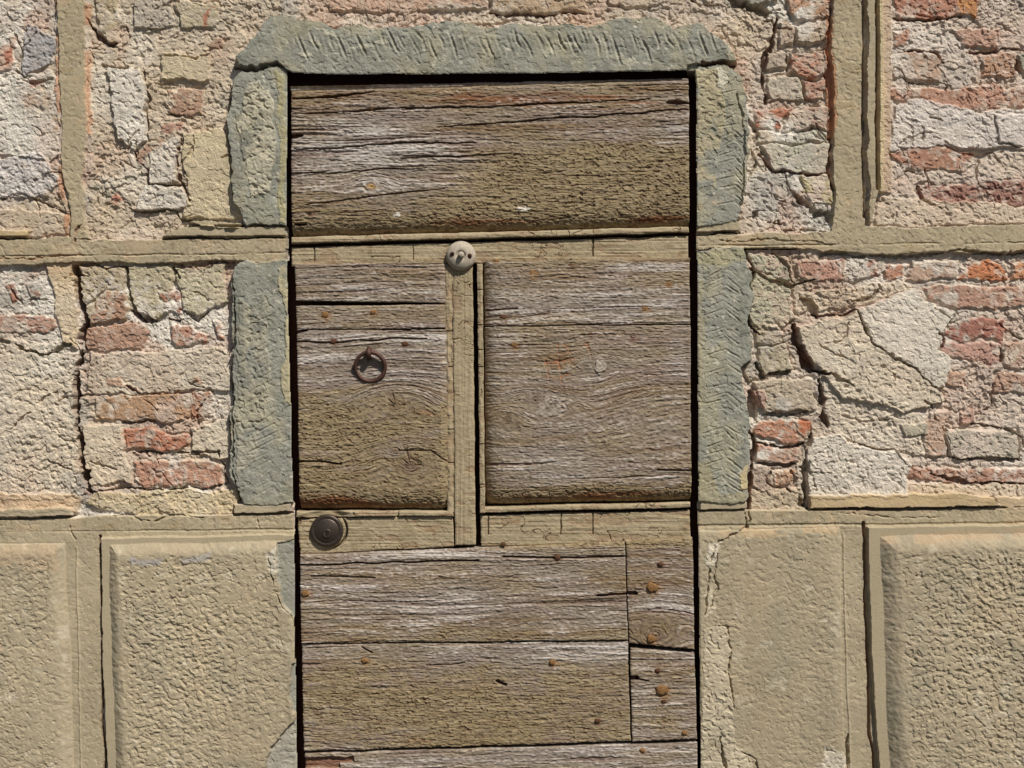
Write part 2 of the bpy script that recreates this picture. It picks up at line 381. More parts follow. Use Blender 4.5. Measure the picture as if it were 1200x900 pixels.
slab([(96, 500), (145, 500), (150, 535), (155, 565), (105, 568), (94, 530)], A(196, 182, 158), h=7, wt=.6, cm=.6, keep=.5)
slab([(225, 500), (270, 490), (272, 535), (262, 538), (225, 530)], A(200, 188, 164), h=6, wt=.8, cm=.6, keep=.5)
slab([(110, 574), (150, 576), (230, 572), (276, 572), (276, 600), (200, 603), (130, 600), (100, 588)], A(182, 164, 128), h=5, wt=.9, cm=.75)
for a_ in ([(150, 312), (152, 340), (156, 364), (168, 376)], [(204, 310), (214, 324)], [(210, 362), (222, 368), (232, 376), (246, 366)]): crack(a_, 3, 7)
crack([(152, 364), (165, 374), (180, 376)], 4.5, 7, DKRED); crack([(196, 372), (208, 374), (214, 372)], 3, 6, DKRED); crack([(158, 530), (200, 531), (256, 530), (264, 545), (267, 562)], 3, 8)
crack([(150, 452), (160, 456), (166, 460)], 3, 6, DKRED); crack([(145, 495), (178, 494)], 2.4, 5); crack([(106, 540), (120, 545), (134, 552)], 2, 4)
crack([(108, 575), (150, 570), (190, 574), (240, 570), (268, 566)], 2.2, 6); crack([(166, 458), (190, 462), (248, 460)], 2, 4)
crack([(88, 316), (91, 345), (96, 360), (104, 376), (102, 384)], 5.5, 20, DKRED, warp=.5, taper=False)
crack([(100, 384), (99, 402), (94, 415), (90, 430), (89, 450), (92, 465)], 4.5, 18, DKRED, warp=.8, taper=False)
crack([(88, 440), (90, 475), (89, 500), (95, 530), (102, 560), (106, 574)], 7, 22, DKRED, warp=.5, taper=False)
crack([(102, 386), (102, 410)], 2, 8, DKRED)
# --- right masonry, second row
for pl, c, hh, cv, jt in [
    ([(875, 300), (897, 297), (905, 318), (896, 326), (884, 314)], A(174, 168, 150), 6, .1, 2), ([(898, 300), (922, 302), (930, 328), (920, 332), (906, 322)], A(176, 170, 152), 6, .1, 2),
    ([(884, 319), (905, 322), (928, 338), (930, 372), (912, 384), (893, 386), (879, 368), (877, 335)], A(184, 174, 154), 9, .1, 3.5), ([(886, 384), (910, 380), (918, 388), (915, 402), (884, 404)], A(180, 160, 140), 5, .2, 3),
    ([(888, 406), (920, 404), (926, 430), (900, 438), (886, 424)], A(176, 162, 140), 7, .1, 3.5), ([(868, 432), (880, 420), (886, 440), (880, 448)], A(174, 158, 140), 6, .1, 2),
    ([(886, 446), (915, 442), (950, 446), (956, 474), (938, 486), (893, 484)], A(188, 168, 150), 8, .2, 4), ([(883, 456), (899, 458), (900, 470), (892, 478), (884, 470)], A(176, 136, 128), 6, .1, 1),
    ([(883, 500), (900, 494), (948, 493), (947, 518), (930, 520), (900, 514), (884, 512)], A(184, 120, 92), 4, .05, 4), ([(928, 494), (948, 493), (947, 514), (934, 508)], A(184, 98, 56), 4.2, .05, 0),
    ([(886, 524), (940, 524), (936, 540), (888, 542)], A(186, 138, 120), 5, .15, 3), ([(880, 548), (905, 546), (910, 566), (896, 574), (878, 566)], A(172, 150, 138), 4, .2, 3),
    ([(906, 550), (930, 548), (924, 566), (908, 568)], A(184, 140, 112), 4, .3, 3), ([(932, 306), (985, 303), (1027, 302), (1028, 323), (1005, 327), (935, 328)], A(188, 136, 120), 2.5, .22, 2.5),
    ([(1040, 312), (1062, 313), (1058, 328), (1040, 328)], A(186, 120, 92), 2, .1, 1.5), ([(1064, 308), (1124, 308), (1122, 326), (1064, 328)], A(190, 152, 134), 3, .3, 1.5),
    ([(1124, 326), (1136, 312), (1152, 307), (1168, 308), (1184, 322), (1170, 326)], A(196, 110, 56), 2.5, .0, 2), ([(1188, 308), (1240, 308), (1240, 325), (1188, 325)], A(196, 124, 80), 2.5, .05, 2),
    ([(1086, 336), (1240, 334), (1240, 360), (1150, 362), (1120, 360), (1092, 352)], A(182, 132, 114), 3, .08, 2.5), ([(1104, 394), (1115, 380), (1140, 373), (1176, 373), (1181, 385), (1172, 401), (1150, 396), (1125, 401)], A(158, 88, 74), 0, .18, 3.5),
    ([(1100, 404), (1150, 402), (1172, 404), (1172, 420), (1164, 428), (1104, 418)], A(184, 134, 124), 3.5, .2, 2.5), ([(1178, 402), (1240, 402), (1240, 430), (1178, 430)], A(184, 146, 132), 3.5, .2, 2.5),
    ([(1168, 438), (1240, 434), (1240, 464), (1166, 460)], A(186, 144, 126), 3.5, .25, 2), ([(1112, 436), (1130, 437), (1128, 452), (1110, 448)], A(190, 148, 128), 4, .2, 1),
    ([(1112, 502), (1188, 504), (1194, 537), (1114, 536)], A(188, 174, 162), 6.5, .1, 4), ([(1090, 484), (1111, 480), (1110, 535), (1086, 536)], A(190, 152, 134), 4.5, .4, 3),
    ([(1126, 482), (1142, 474), (1142, 494), (1128, 496)], A(182, 138, 124), 3, .2, 2), ([(1062, 551), (1120, 548), (1240, 545), (1240, 566), (1110, 566), (1062, 560)], A(176, 124, 104), 1.5, .15, 3)]:
    br(pl, c, hh, cv, joint=jt)
slab([(1000, 361), (1035, 352), (1070, 337), (1084, 352), (1120, 366), (1106, 385), (1098, 412), (1112, 420), (1110, 452), (1100, 454), (1056, 424), (1024, 402)], A(208, 200, 184), h=9.5, wt=.45, cm=.7, keep=.4)
slab([(934, 382), (990, 371), (1000, 362), (1022, 402), (1056, 424), (1100, 455), (1108, 470), (1060, 482), (985, 466), (958, 432), (940, 410)], A(198, 185, 163), h=8.5, wt=.7, cm=.75, keep=.4)
slab([(1028, 332), (1060, 328), (1070, 338), (1020, 352), (990, 360), (930, 372), (940, 345)], A(188, 172, 148), h=5, wt=.9, cm=.6, keep=.7)
slab([(948, 512), (985, 510), (1000, 524), (1050, 528), (1066, 548), (1060, 562), (1060, 582), (946, 584), (943, 545)], A(203, 196, 182), h=8, wt=1, cm=.6, keep=.5)
slab([(962, 440), (1000, 450), (1070, 480), (1090, 500), (1086, 536), (1050, 528), (1000, 520), (970, 500)], A(196, 184, 164), h=6.5, wt=1.15, cm=.6, keep=.8)
slab([(1056, 500), (1090, 497), (1092, 510), (1062, 512)], A(168, 160, 140), h=6, wt=.4, cm=.8)
slab([(1060, 566), (1240, 568), (1240, 590), (1165, 590), (1060, 580)], A(190, 170, 140), h=5, wt=.9, cm=.6)
slab([(878, 572), (935, 570), (940, 600), (878, 602)], A(178, 164, 138), h=3, wt=.9, cm=.7)
crack([(876, 318), (884, 318), (905, 330), (930, 336), (955, 326)], 3, 8); crack([(884, 318), (876, 336), (874, 365), (882, 385), (890, 392)], 5, 14, warp=.4)
crack([(940, 352), (952, 362), (958, 372)], 9, 10, warp=.5); crack([(950, 371), (975, 370), (992, 368), (1000, 362)], 2.5, 7, DKRED)
crack([(930, 382), (934, 400), (945, 424), (954, 436), (970, 438)], 7, 16, DKRED, warp=.5); crack([(936, 405), (952, 430)], 5, 5, A(184, 110, 66))
crack([(958, 438), (962, 462), (966, 486), (972, 500)], 5, 12, DKRED, warp=.5); crack([(972, 436), (986, 446), (1000, 454)], 3, 8)
crack([(886, 424), (896, 438), (924, 434)], 5.5, 9); crack([(880, 458), (883, 484), (884, 492)], 8, 14, warp=.4); crack([(893, 486), (920, 488), (946, 480)], 3.5, 8)
crack([(876, 500), (884, 516), (882, 545), (877, 572), (876, 600)], 5.5, 12, DKRED, warp=.4); crack([(886, 520), (930, 524), (944, 520)], 3, 7, DKRED); crack([(890, 544), (932, 543)], 3, 7, DKRED)
crack([(951, 508), (945, 530), (943, 560), (942, 592)], 5, 14, warp=.3); crack([(922, 572), (932, 580), (936, 592)], 5, 8); crack([(926, 550), (932, 560), (928, 566)], 3, 6)
crack([(904, 552), (898, 562), (906, 572)], 2, 5)
crack([(1000, 362), (1010, 380), (1024, 402), (1040, 412), (1060, 426), (1080, 440), (1100, 454)], 2.2, 7, warp=1)
crack([(1100, 390), (1106, 402), (1102, 410)], 2, 5, DKRED); crack([(1172, 378), (1184, 388), (1200, 398)], 3, 7); crack([(1174, 406), (1174, 424)], 3.5, 8, DKRED)
crack([(1112, 536), (1150, 538), (1196, 537)], 2.6, 8); crack([(1140, 496), (1180, 502), (1196, 512), (1202, 524)], 2.6, 7); crack([(1108, 500), (1112, 536)], 2, 6)
crack([(1090, 556), (1120, 562), (1160, 566), (1220, 568)], 3.5, 7, DKRED); crack([(1080, 468), (1092, 474), (1098, 492)], 2.5, 6); crack([(1000, 520), (1046, 528), (1062, 546)], 1.8, 5)
crack([(905, 297), (920, 308), (930, 330)], 2, 6); crack([(872, 288), (876, 304), (886, 318)], 1.8, 6); crack([(1030, 334), (1032, 340)], 3, 4)
crack([(1000, 352), (1020, 348), (1030, 338)], 2, 5); crack([(960, 404), (975, 412), (990, 420)], 1.5, 3); crack([(985, 484), (1010, 494), (1040, 492)], 1.6, 3)

rk = np.random.default_rng(11)
for k in range(150):
    x, y = rk.uniform(0, 1200), rk.uniform(0, 590)
    if 268 < x < 880 or 265 < y < 310: continue
    an = rk.normal(.25, .7); pts = [(x, y)]
    for q in range(rk.integers(3, 6)):
        an += rk.normal(0, .5); x += 9*math.cos(an); y += 8*math.sin(an); pts.append((x, y))
    crack(pts, rk.uniform(.7, 1.5), rk.uniform(2, 5))
# --- painted channels between the blocks (recessed plaster bands)
CH = 5.5
def band(poly, warp='b', h=CH, col=PAINT, rid=10, wt=.3, worn=.0):
    s, d = poly_sd(poly, warp)
    if d.size == 0: return
    a = ss(.8, -.8, d)
    lv = h+.9*nf_s(s, 60, 41)
    H[s] = H[s]+(lv-H[s])*a; W[s] = W[s]+(wt-W[s])*a
    cc = np.asarray(col)*(1+.07*COVN[s]+.05*COVN2[s]+.06*gn(GX[s]/2.2, GY[s]/2.2, 405)+.07*gn(GX[s]/90, GY[s]/60, 406))[..., None]
    cc = cc+(A(118, 104, 80)-cc)*(.5*ss(.55, .8, gn(GX[s]/3.2, GY[s]/2.6, 407)))[..., None]
    pk = .4*ss(.38, .62, COVN[s]+.45*gn(GX[s]/60, GY[s]/25, 77)+worn)
    cc = cc+(A(178, 154, 124)-cc)*pk[..., None]
    dk = .5*ss(.35, .6, fb(GX[s]/26, GY[s]/14, 78))
    cc = cc+(A(150, 132, 100)-cc)*dk[..., None]
    C[s] = C[s]+(cc-C[s])*a[..., None]
    R[s] = np.where(d < 0, rid, R[s])
def nf_s(s, sc_, seed): return gn(GX[s]/sc_, GY[s]/sc_, seed)
# verticals, upper
slab([(62, -60), (72, -60), (74, 60), (76, 200), (86, 290), (76, 270), (70, 180), (66, 60)], A(180, 128, 92), h=4, wt=.4, cm=.7, cover=.45)
slab([(96, -60), (106, -60), (106, 140), (104, 160), (98, 150)], A(182, 136, 100), h=5, wt=.4, cm=.7, cover=.45)
band([(66, -60), (99, -60), (101, 60), (102, 150), (96, 200), (100, 250), (108, 280), (86, 280), (82, 230), (74, 205), (72, 100)], 'h')
band([(975, -60), (1010, -60), (1011, 260), (1012, 280), (972, 280), (976, 220), (976, 160), (975, 60)], 'h')
slab([(970, 20), (978, 20), (978, 160), (971, 160)], A(180, 126, 90), h=4, wt=.4, cm=.7, cover=.3)
# outer verticals/horizontals, for the parts of the wall beyond the picture
for yy in (-48,): band([(-500, yy+7), (1700, yy-20), (1700, yy+8), (-500, yy+35)], 'h')
band([(40, -450), (80, -450), (86, -50), (60, -50)], 'h'); band([(962, -450), (1000, -450), (1006, -50), (976, -50)], 'h')
# horizontals
band([(-520, 287), (0, 281), (86, 279), (110, 282), (200, 281), (337, 279), (337, 308), (270, 306), (180, 309), (140, 307), (90, 309), (40, 310), (-520, 316)], 'h', worn=.1)
band([(815, 275), (876, 274), (910, 274), (975, 271), (1012, 266), (1100, 266), (1240, 264), (1720, 258), (1720, 290), (1200, 296), (1100, 298), (1040, 299), (980, 297), (930, 292), (876, 292), (815, 292)], 'h', worn=.05)
band([(-520, 614), (0, 609), (86, 607), (130, 603), (200, 604), (280, 603), (345, 601), (345, 632), (-520, 640)], 'e')
band([(815, 599), (876, 597), (945, 598), (1165, 595), (1240, 592), (1720, 586), (1720, 612), (815, 624)], 'e')
# shallow fillet scored along the channels
for ln in ([(-500, 307), (0, 301), (240, 299), (335, 297)], [(820, 289), (1200, 285), (1700, 279)]):
    s = box(ln, 10); d, tt = sdline(GX[s]+EX[s], GY[s]+EY[s], ln); H[s] -= 1.3*ss(1.6, .4, d)*ss(-.6, .2, COVN[s])
for ln in ([(-500, 630), (0, 624), (345, 620)], [(815, 616), (1200, 612), (1700, 606)]):
    s = box(ln, 10); d, tt = sdline(GX[s]+EX[s], GY[s]+EY[s], ln); H[s] -= 1.2*ss(2.4, .4, d)
# fillets: what is left of the raised margins above each channel
def fillet(poly, h, col=PAINT, warp='h', rid=10, soft=.7):
    slab(poly, col, h=h, wt=.12, cm=1, warp=warp, keep=.12, rid=rid, soft=soft)
fillet([(-520, 600), (0, 596), (86, 594), (88, 604), (0, 608), (-520, 612)], 9.5)
fillet([(-520, 275), (0, 270), (38, 271), (36, 278), (0, 279), (-520, 285)], 9, A(176, 156, 118))
fillet([(215, 268), (262, 265), (337, 266), (337, 278), (255, 279), (190, 279), (200, 272)], 9.5)
fillet([(222, 262), (250, 259), (285, 262), (282, 267), (240, 267)], 12, A(172, 158, 128))
fillet([(274, 592), (343, 591), (343, 600), (276, 602)], 9.5); fillet([(818, 262), (866, 261), (866, 272), (815, 274)], 9.5)
fillet([(820, 587), (873, 588), (873, 596), (818, 598)], 9); fillet([(945, 580), (1130, 578), (1160, 584), (1168, 593), (945, 596)], 10, A(180, 158, 122))
fillet([(1165, 584), (1700, 576), (1700, 586), (1165, 594)], 6, A(182, 160, 128))
fillet([(1014, -60), (1026, -60), (1026, 225), (1020, 262), (1015, 262)], 9.5)
slab([(1028, -60), (1034, -60), (1034, 226), (1028, 226)], A(196, 178, 140), h=13, wt=.3, cm=.8, warp='e')

for pts, wd_, dp in (([(1025, -60), (1026, 60), (1025.5, 140), (1026, 222)], 4.2, 9), ([(1009.5, -60), (1010.5, 60), (1010, 160), (1011, 255)], 3.2, 6), ([(-20, 279.5), (36, 278.5)], 2.4, 5), ([(190, 279), (260, 279), (336, 278)], 2.4, 5), ([(815, 274), (866, 272.5)], 2.6, 6),
                     ([(-20, 607), (40, 606), (86, 604.5)], 2.6, 5), ([(276, 602.5), (343, 601)], 2.4, 5), ([(818, 598), (873, 596.5)], 2.2, 5), ([(945, 596), (1060, 595.5), (1168, 593.5)], 2.6, 6), ([(255, 266), (290, 266), (336, 265)], 2., 5)):
    crack(pts, wd_, dp, taper=False, warp=.12, rough=.25)  # grooves added along the shadow lines of the fillets to deepen them
# --- lower stucco panels
def rise(d, a, b): return ss(a, b, d)
N7 = nf(5.2, 61, 2, .7); N7b = nz(2.9, 62, 2.3); N3 = nz(2.2, 63); NL = nz(70, 64); PM = nz(34, 65); N2c = nz(2.9, 66, 2.3); N7b = .8*N7b+.5*nz(2.6, 67)
def stucco(poly, h0, hb, bev, rid, amp, col, fil=None):
    """fillet step, bevelled margin and stippled field"""
    global R
    if fil is not None:
        s, d = poly_sd(fil, 'e'); a = ss(.7, -.7, d)
        H[s] = H[s]+(h0-H[s])*a; W[s] *= (1-.85*a); cc = PAINT*(1+.06*COVN[s])[..., None]
        C[s] = C[s]+(cc-C[s])*a[..., None]; R[s] = np.where(d < 0, rid, R[s])
    s, d = poly_sd(poly, 'e'); a = ss(.8, -.8, d)
    q = np.clip(-d/bev, 0, 1); prof = h0+(hb-h0)*np.sin(q*np.pi/2)
    inn = ss(bev*.75, bev*1.5, -d+2.5*N7b[s])
    st = .3*ss(-.2, .3, N7[s])+.25*N3[s]-1.35*ss(.26, .6, N7b[s]+.42*PM[s])-1.0*ss(.27, .6, N2c[s]+.35*PM[s])
    lv = prof+.62*amp*inn*st*(1+.35*NL[s])+.5*N3[s]*(1-inn)*.5
    H[s] = H[s]+(lv-H[s])*a; W[s] = W[s]*(1-a)+.2*a
    cc = np.asarray(col)*(1+.06*COVN[s]+.08*NL[s]+.05*N3[s]+.05*gn(GX[s]/7, GY[s]/90, 401))[..., None]
    cc = cc+(A(174, 152, 124)-cc)*(.22*ss(.05, .5, fb(GX[s]/55, GY[s]/70, 402, 4)))[..., None]
    cc = cc+(A(146, 138, 118)-cc)*(.45*ss(.1, .5, fb(GX[s]/38, GY[s]/60, 403, 4)))[..., None]
    cc = cc+(A(188, 178, 156)-cc)*(.5*ss(.3, .55, fb(GX[s]/16, GY[s]/16, 404, 4)))[..., None]
    C[s] = C[s]+(cc-C[s])*a[..., None]
    R[s] = np.where(d < 0, rid, R[s])
ST_C = A(163, 150, 125)
slab([(-520, 625), (1720, 615), (1720, 1230), (-520, 1230)], PAINT, h=CH, wt=.28, cm=1, warp='n', keep=.03, rid=10)
stucco([(-300, 640), (78, 636), (84, 760), (90, 928), (-300, 936)], CH+1.0, 11, 16, 11, .75, ST_C)
stucco([(131, 636), (352, 632), (362, 922), (140, 928)], CH+5, 17.5, 15, 12, 1.0, ST_C, fil=[(121, 629), (352, 625), (362, 930), (130, 934), (128, 880), (123, 760)])
stucco([(812, 622), (982, 618), (984, 760), (988, 916), (812, 922)], CH+1.2, 8, 10, 13, .6, ST_C)
stucco([(1028, 626), (1500, 618), (1500, 912), (1040, 920)], CH+5, 19, 20, 14, 1.15, A(162, 149, 125), fil=[(1014, 616), (1510, 610), (1510, 918), (1028, 924), (1026, 880), (1018, 760)])
# the course below the picture
stucco([(-520, 962), (86, 956), (90, 1218), (-520, 1218)], CH+1, 11, 16, 11, .8, ST_C)
stucco([(134, 958), (362, 954), (364, 1218), (136, 1218)], CH+3, 16, 15, 12, 1., ST_C)
stucco([(812, 946), (988, 944), (990, 1218), (812, 1218)], CH+1, 8, 10, 13, .5, ST_C)
stucco([(1034, 944), (1500, 938), (1500, 1218), (1036, 1218)], CH+4, 18, 20, 14, 1.1, ST_C)
# scored edge beside the second and fourth panels
crack([(120, 628), (121, 700), (122, 760), (122, 850), (126, 880), (124, 905), (122, 935)], 2.6, 6, A(120, 84, 60), taper=False, warp=.25, rough=.3)
crack([(1011, 612), (1012, 700), (1016, 790), (1017, 860), (1022, 880), (1020, 930)], 2.8, 6, A(140, 96, 66), taper=False, warp=.25, rough=.3)
s = box([(84, 640), (100, 930)]);
for ln in ([(92, 640), (94, 760), (98, 930)], [(986, 625), (990, 760), (996, 930)]):
    s = box(ln, 6); d, tt = sdline(GX[s]+EX[s], GY[s]+EY[s], ln); H[s] += .9*ss(1.6, .2, d)
# worn tints on the panels
slab([(-40, 640), (74, 640), (72, 668), (-40, 672)], A(176, 150, 120), cm=.45, cover=.4)
slab([(840, 618), (980, 616), (978, 624), (900, 628), (838, 630)], A(188, 160, 122), cm=.5, cover=.3)
slab([(1030, 622), (1240, 616), (1240, 628), (1030, 634)], A(174, 148, 118), cm=.5, cover=.3)
slab([(158, 653), (195, 652), (192, 660), (160, 660)], BLUEG, cm=.55, cover=.2); slab([(215, 650), (255, 646), (250, 656), (216, 656)], BLUEG, cm=.55, cover=.2)
slab([(-30, 600+40), (6, 760), (4, 820), (-30, 830)], A(176, 150, 128), cm=.35, cover=.5)
# losses on the right edge of the second panel: bare stone
slab([(327, 636), (360, 630), (362, 735), (345, 720), (334, 705), (326, 665)], STONE, h=9, wt=.3, cm=.95, keep=.1, warp='h')
slab([(344, 775), (362, 770), (362, 840), (344, 830), (340, 800)], STONE, h=10, wt=.3, cm=.95, keep=.1, warp='h')
slab([(350, 836), (340, 846), (322, 866), (306, 905), (300, 930), (364, 932), (364, 830)], A(160, 154, 140), h=12, wt=.6, cm=.95, keep=.1)
slab([(314, 650), (327, 640), (326, 668), (320, 672)], A(196, 188, 172), cm=.7)
crack([(318, 650), (320, 670), (325, 690), (332, 706), (344, 722)], 1.6, 3)
# losses on the left edge of the third panel
slab([(830, 640), (846, 634), (842, 648), (836, 664), (829, 662)], A(206, 196, 176), cm=.8, h=8.5, wt=.5, keep=.2)
slab([(822, 735), (850, 733), (856, 800), (862, 870), (880, 890), (890, 935), (812, 935), (822, 800)], A(184, 172, 148), cm=.75, h=9, wt=.7, keep=.35, cover=.1)
slab([(826, 690), (836, 685), (838, 715), (828, 722)], A(196, 184, 160), cm=.7)
slab([(965, 870), (990, 880), (996, 935), (955, 935)], A(196, 186, 168), cm=.7, h=8, wt=.7)
crack([(872, 600), (874, 616), (862, 624), (842, 634), (836, 650), (832, 660), (828, 700), (826, 720)], 1.5, 4)
crack([(844, 860), (846, 885), (850, 905), (852, 930)], 2.4, 7); crack([(840, 650), (836, 680), (842, 690), (830, 716)], 1.2, 3)
crack([(838, 733), (853, 735), (855, 790), (858, 830)], 1.2, 3); crack([(868, 878), (884, 888), (890, 910)], 1.6, 4); crack([(993, 858), (992, 900)], 1.8, 4)
slab([(882, 612), (980, 612), (980, 619), (884, 620)], A(178, 158, 130), cm=.3, cover=.3)
# broken lower lip of the upper right band
for c_ in ([(960, 300), (972, 296), (984, 296), (1000, 302), (1018, 300)], [(1018, 300), (1060, 302), (1100, 299), (1125, 294), (1160, 298), (1230, 294)]): crack(c_, 2.6, 6, warp=.5)
crack([(86, 313), (110, 311), (124, 316), (150, 311)], 2.4, 5); crack([(206, 306), (226, 313), (250, 310)], 2, 4, RED); crack([(92, 283), (94, 270), (100, 262)], 1.6, 3, RED)
crack([(-20, 303), (60, 302), (100, 300)], 1.2, 2, A(184, 140, 110)); crack([(840, 284), (930, 282), (976, 286)], 1.5, 2.5)
crack([(980, 600), (1040, 606), (1100, 604)], .9, 1.5); crack([(300, 604), (306, 618)], 1.2, 2); crack([(86, 616), (90, 634)], 1.1, 2)
crack([(130, 606), (150, 604), (180, 608), (215, 602), (240, 606)], 1.6, 3); crack([(874, 596), (878, 610), (872, 618)], 1.4, 3)

# --- the stone door surround
def stone(poly, h, rid, rnd=.5, col=STONE, warp='b'):
    s, d = poly_sd(poly, warp); a = ss(1., -1., d)
    lv = h+1.1*nf_s(s, 45, 81)+.8*fb(GX[s]/12, GY[s]/12, 82)-rnd*np.exp(np.clip(d, -60, 0)/3.5)
    H[s] = H[s]+(lv-H[s])*a; W[s] = W[s]+(.42-W[s])*a
    cc = np.asarray(col)*(1+.10*COVN[s]+.08*COVN2[s]+.05*N3[s])[..., None]
    cc = cc+(STONEL-cc)*(.8*ss(-.1, .45, fb(GX[s]/22, GY[s]/30, 83, 4)))[..., None]
    cc = cc+(A(112, 112, 98)-cc)*(.5*ss(.1, .5, fb(GX[s]/18, GY[s]/18, 84, 4)))[..., None]
    cc = cc+(A(196, 190, 172)-cc)*(.6*ss(.42, .62, fb(GX[s]/6, GY[s]/6, 85, 3)))[..., None]
    C[s] = C[s]+(cc-C[s])*a[..., None]; R[s] = np.where(d < 0, rid, R[s])
LINT = [(276, 68), (288, 56), (302, 46), (314, 30), (322, 24), (352, 24), (372, 28), (392, 34), (412, 31), (452, 36), (500, 33), (545, 29), (560, 40), (585, 34), (640, 31), (690, 36), (712, 30), (728, 24), (740, 22), (764, 23), (780, 30), (790, 36), (820, 32), (832, 42), (848, 48), (860, 64), (864, 74), (830, 76), (815, 79), (806, 102), (620, 104), (520, 104), (400, 104), (350, 104), (334, 82), (328, 79), (282, 82)]
stone(LINT, 14, 20, .4)
stone([(272, 96), (284, 86), (318, 80), (334, 84), (352, 100), (352, 262), (350, 265), (290, 266), (276, 240), (268, 140)], 10.5, 21)
stone([(276, 312), (290, 306), (358, 304), (362, 590), (358, 591), (282, 592), (274, 560), (272, 400)], 10, 22)
stone([(800, 80), (850, 78), (868, 92), (876, 120), (874, 180), (868, 258), (862, 263), (800, 264)], 10.5, 23)
stone([(802, 294), (868, 292), (880, 330), (878, 420), (866, 430), (872, 470), (876, 500), (874, 580), (870, 588), (802, 588)], 10, 24)
# lime skin left on the stones
slab([(290, 96), (306, 92), (322, 120), (324, 170), (318, 225), (300, 235), (290, 200), (282, 150)], A(176, 168, 146), cm=.8, dh=1.4, wt=1.1, cover=.2)
slab([(283, 230), (312, 232), (330, 262), (290, 262)], A(140, 138, 118), cm=.5)
slab([(326, 86), (336, 96), (338, 262), (330, 262), (328, 150)], A(164, 155, 118), cm=.8, cover=.25, dh=.6)
slab([(286, 350), (318, 380), (316, 470), (296, 540), (282, 560), (280, 420)], A(160, 152, 132), cm=.6, dh=1., wt=.9, cover=.4)
slab([(328, 318), (352, 306), (356, 470), (336, 480), (330, 440), (338, 400)], A(176, 165, 132), cm=.85, dh=1.1, warp='b', cover=.3)
slab([(280, 314), (276, 420), (286, 450), (290, 360)], A(120, 120, 108), cm=.6)
slab([(812, 84), (838, 86), (848, 130), (836, 230), (812, 255)], A(172, 160, 130), cm=.75, dh=.8, wt=.6, cover=.25)
slab([(836, 84), (850, 88), (846, 106), (838, 108)], A(190, 184, 164), cm=.8, dh=1)
slab([(836, 238), (848, 236), (846, 250), (834, 250)], A(188, 166, 140), cm=.7, cover=.3)
slab([(812, 296), (870, 294), (872, 308), (850, 312), (812, 312)], A(158, 150, 118), cm=.7, cover=.2)
slab([(812, 540), (830, 540), (840, 575), (868, 575), (868, 588), (812, 588)], A(156, 146, 116), cm=.7, cover=.2)
slab([(862, 556), (872, 545), (874, 568), (864, 572)], A(190, 172, 132), cm=.9, dh=1)
slab([(812, 330), (822, 330), (824, 500), (814, 520)], A(150, 142, 116), cm=.6, cover=.4)
for c_ in [(386, 42), (372, 54), (430, 58), (448, 55), (670, 58), (724, 68), (640, 66), (360, 70), (735, 74)]:
    slab([(c_[0]-8, c_[1]-2), (c_[0]+3, c_[1]-4), (c_[0]+9, c_[1]+2), (c_[0]-2, c_[1]+4)], A(172, 168, 148), cm=.8, dh=.5)
# tool marks
rt = np.random.default_rng(5)
def groove(pts, wd=2.2, dep=1.6):
    wd *= .8; pts = [(q[0]+rt.uniform(-1.5, 1.5), q[1]+rt.uniform(-2, 2)) for q in pts]
    dep *= .5*rt.uniform(.4, 1.3)
    s = box(pts, 6); d, tt = sdline(GX[s]+.6*EX[s]+.25*WX[s], GY[s]+.6*EY[s], pts)
    e = np.sin(np.pi*np.clip(tt, 0.03, .97))**.5
    H[s] -= dep*e*ss(wd, 0, d); H[s] += .25*dep*e*ss(wd, 0, np.abs(d-wd-.3)); aa = .25*e*ss(wd, .2, d); C[s] = C[s]+(STONEL-C[s])*aa[..., None]
x = 352
while x < 830:
    y0 = 38+rt.uniform(0, 12); L = rt.uniform(18, 32)
    if not 545 < x < 560: groove([(x, y0), (x+L*.2, y0+L*.5), (x+L*.42, min(y0+L, 80))], 3., rt.uniform(1.6, 3.6))
    x += rt.uniform(8, 15)
for k in range(27):
    if rt.random() < .12: continue
                                    # herringbone, lower right jamb
    y = 318+k*9.6+rt.uniform(-2, 2)
    groove([(824+rt.uniform(-2, 4), y+5), (849+rt.uniform(-3, 2), y-3)], 1.9, 1.6)
    groove([(850+rt.uniform(-2, 2), y-3), (866+rt.uniform(-3, 4), y+10)], 2.2, 1.8)
for k in range(15):
    y = 100+k*10+rt.uniform(-2, 2); groove([(840+rt.uniform(-4, 6), y+3), (860, y-2)], 1.8, 1.4)
    if k > 5: groove([(858, y-3), (870, y+8)], 2, 1.5)
for k in range(22):
    y = 350+k*10.5+rt.uniform(-2, 2); groove([(296+rt.uniform(-3, 5), y+12), (326+rt.uniform(-5, 5), y-4)], 2., rt.uniform(.6, 1.5))
crack([(864, 110), (870, 160), (866, 250)], 1.6, 3); crack([(276, 320), (278, 380), (272, 440), (276, 500), (278, 590)], 2.4, 6)
crack([(818, 76), (840, 78), (862, 76)], 2, 5, RED); crack([(276, 80), (300, 84), (330, 80)], 3, 8, warp=.3); crack([(268, 96), (267, 140), (274, 230)], 1.8, 4)

# --- fine roughness, then the door opening
H += W*FINE
OPEN = [(339, 92), (338, 86), (345, 89.5), (400, 91), (620, 90), (760, 87), (812, 85.5), (814, 100), (815, 280), (817, 600), (820, 960), (823, 1240), (357, 1240), (352, 960), (346, 600), (338, 280)]
dO = sdpoly(GX+.5*EX, GY+.5*EY, OPEN)
R[dO < 0] = 0
H = np.where(dO < 2, H-.8*ss(2, 0, dO), H)
H = H.astype(np.float32)

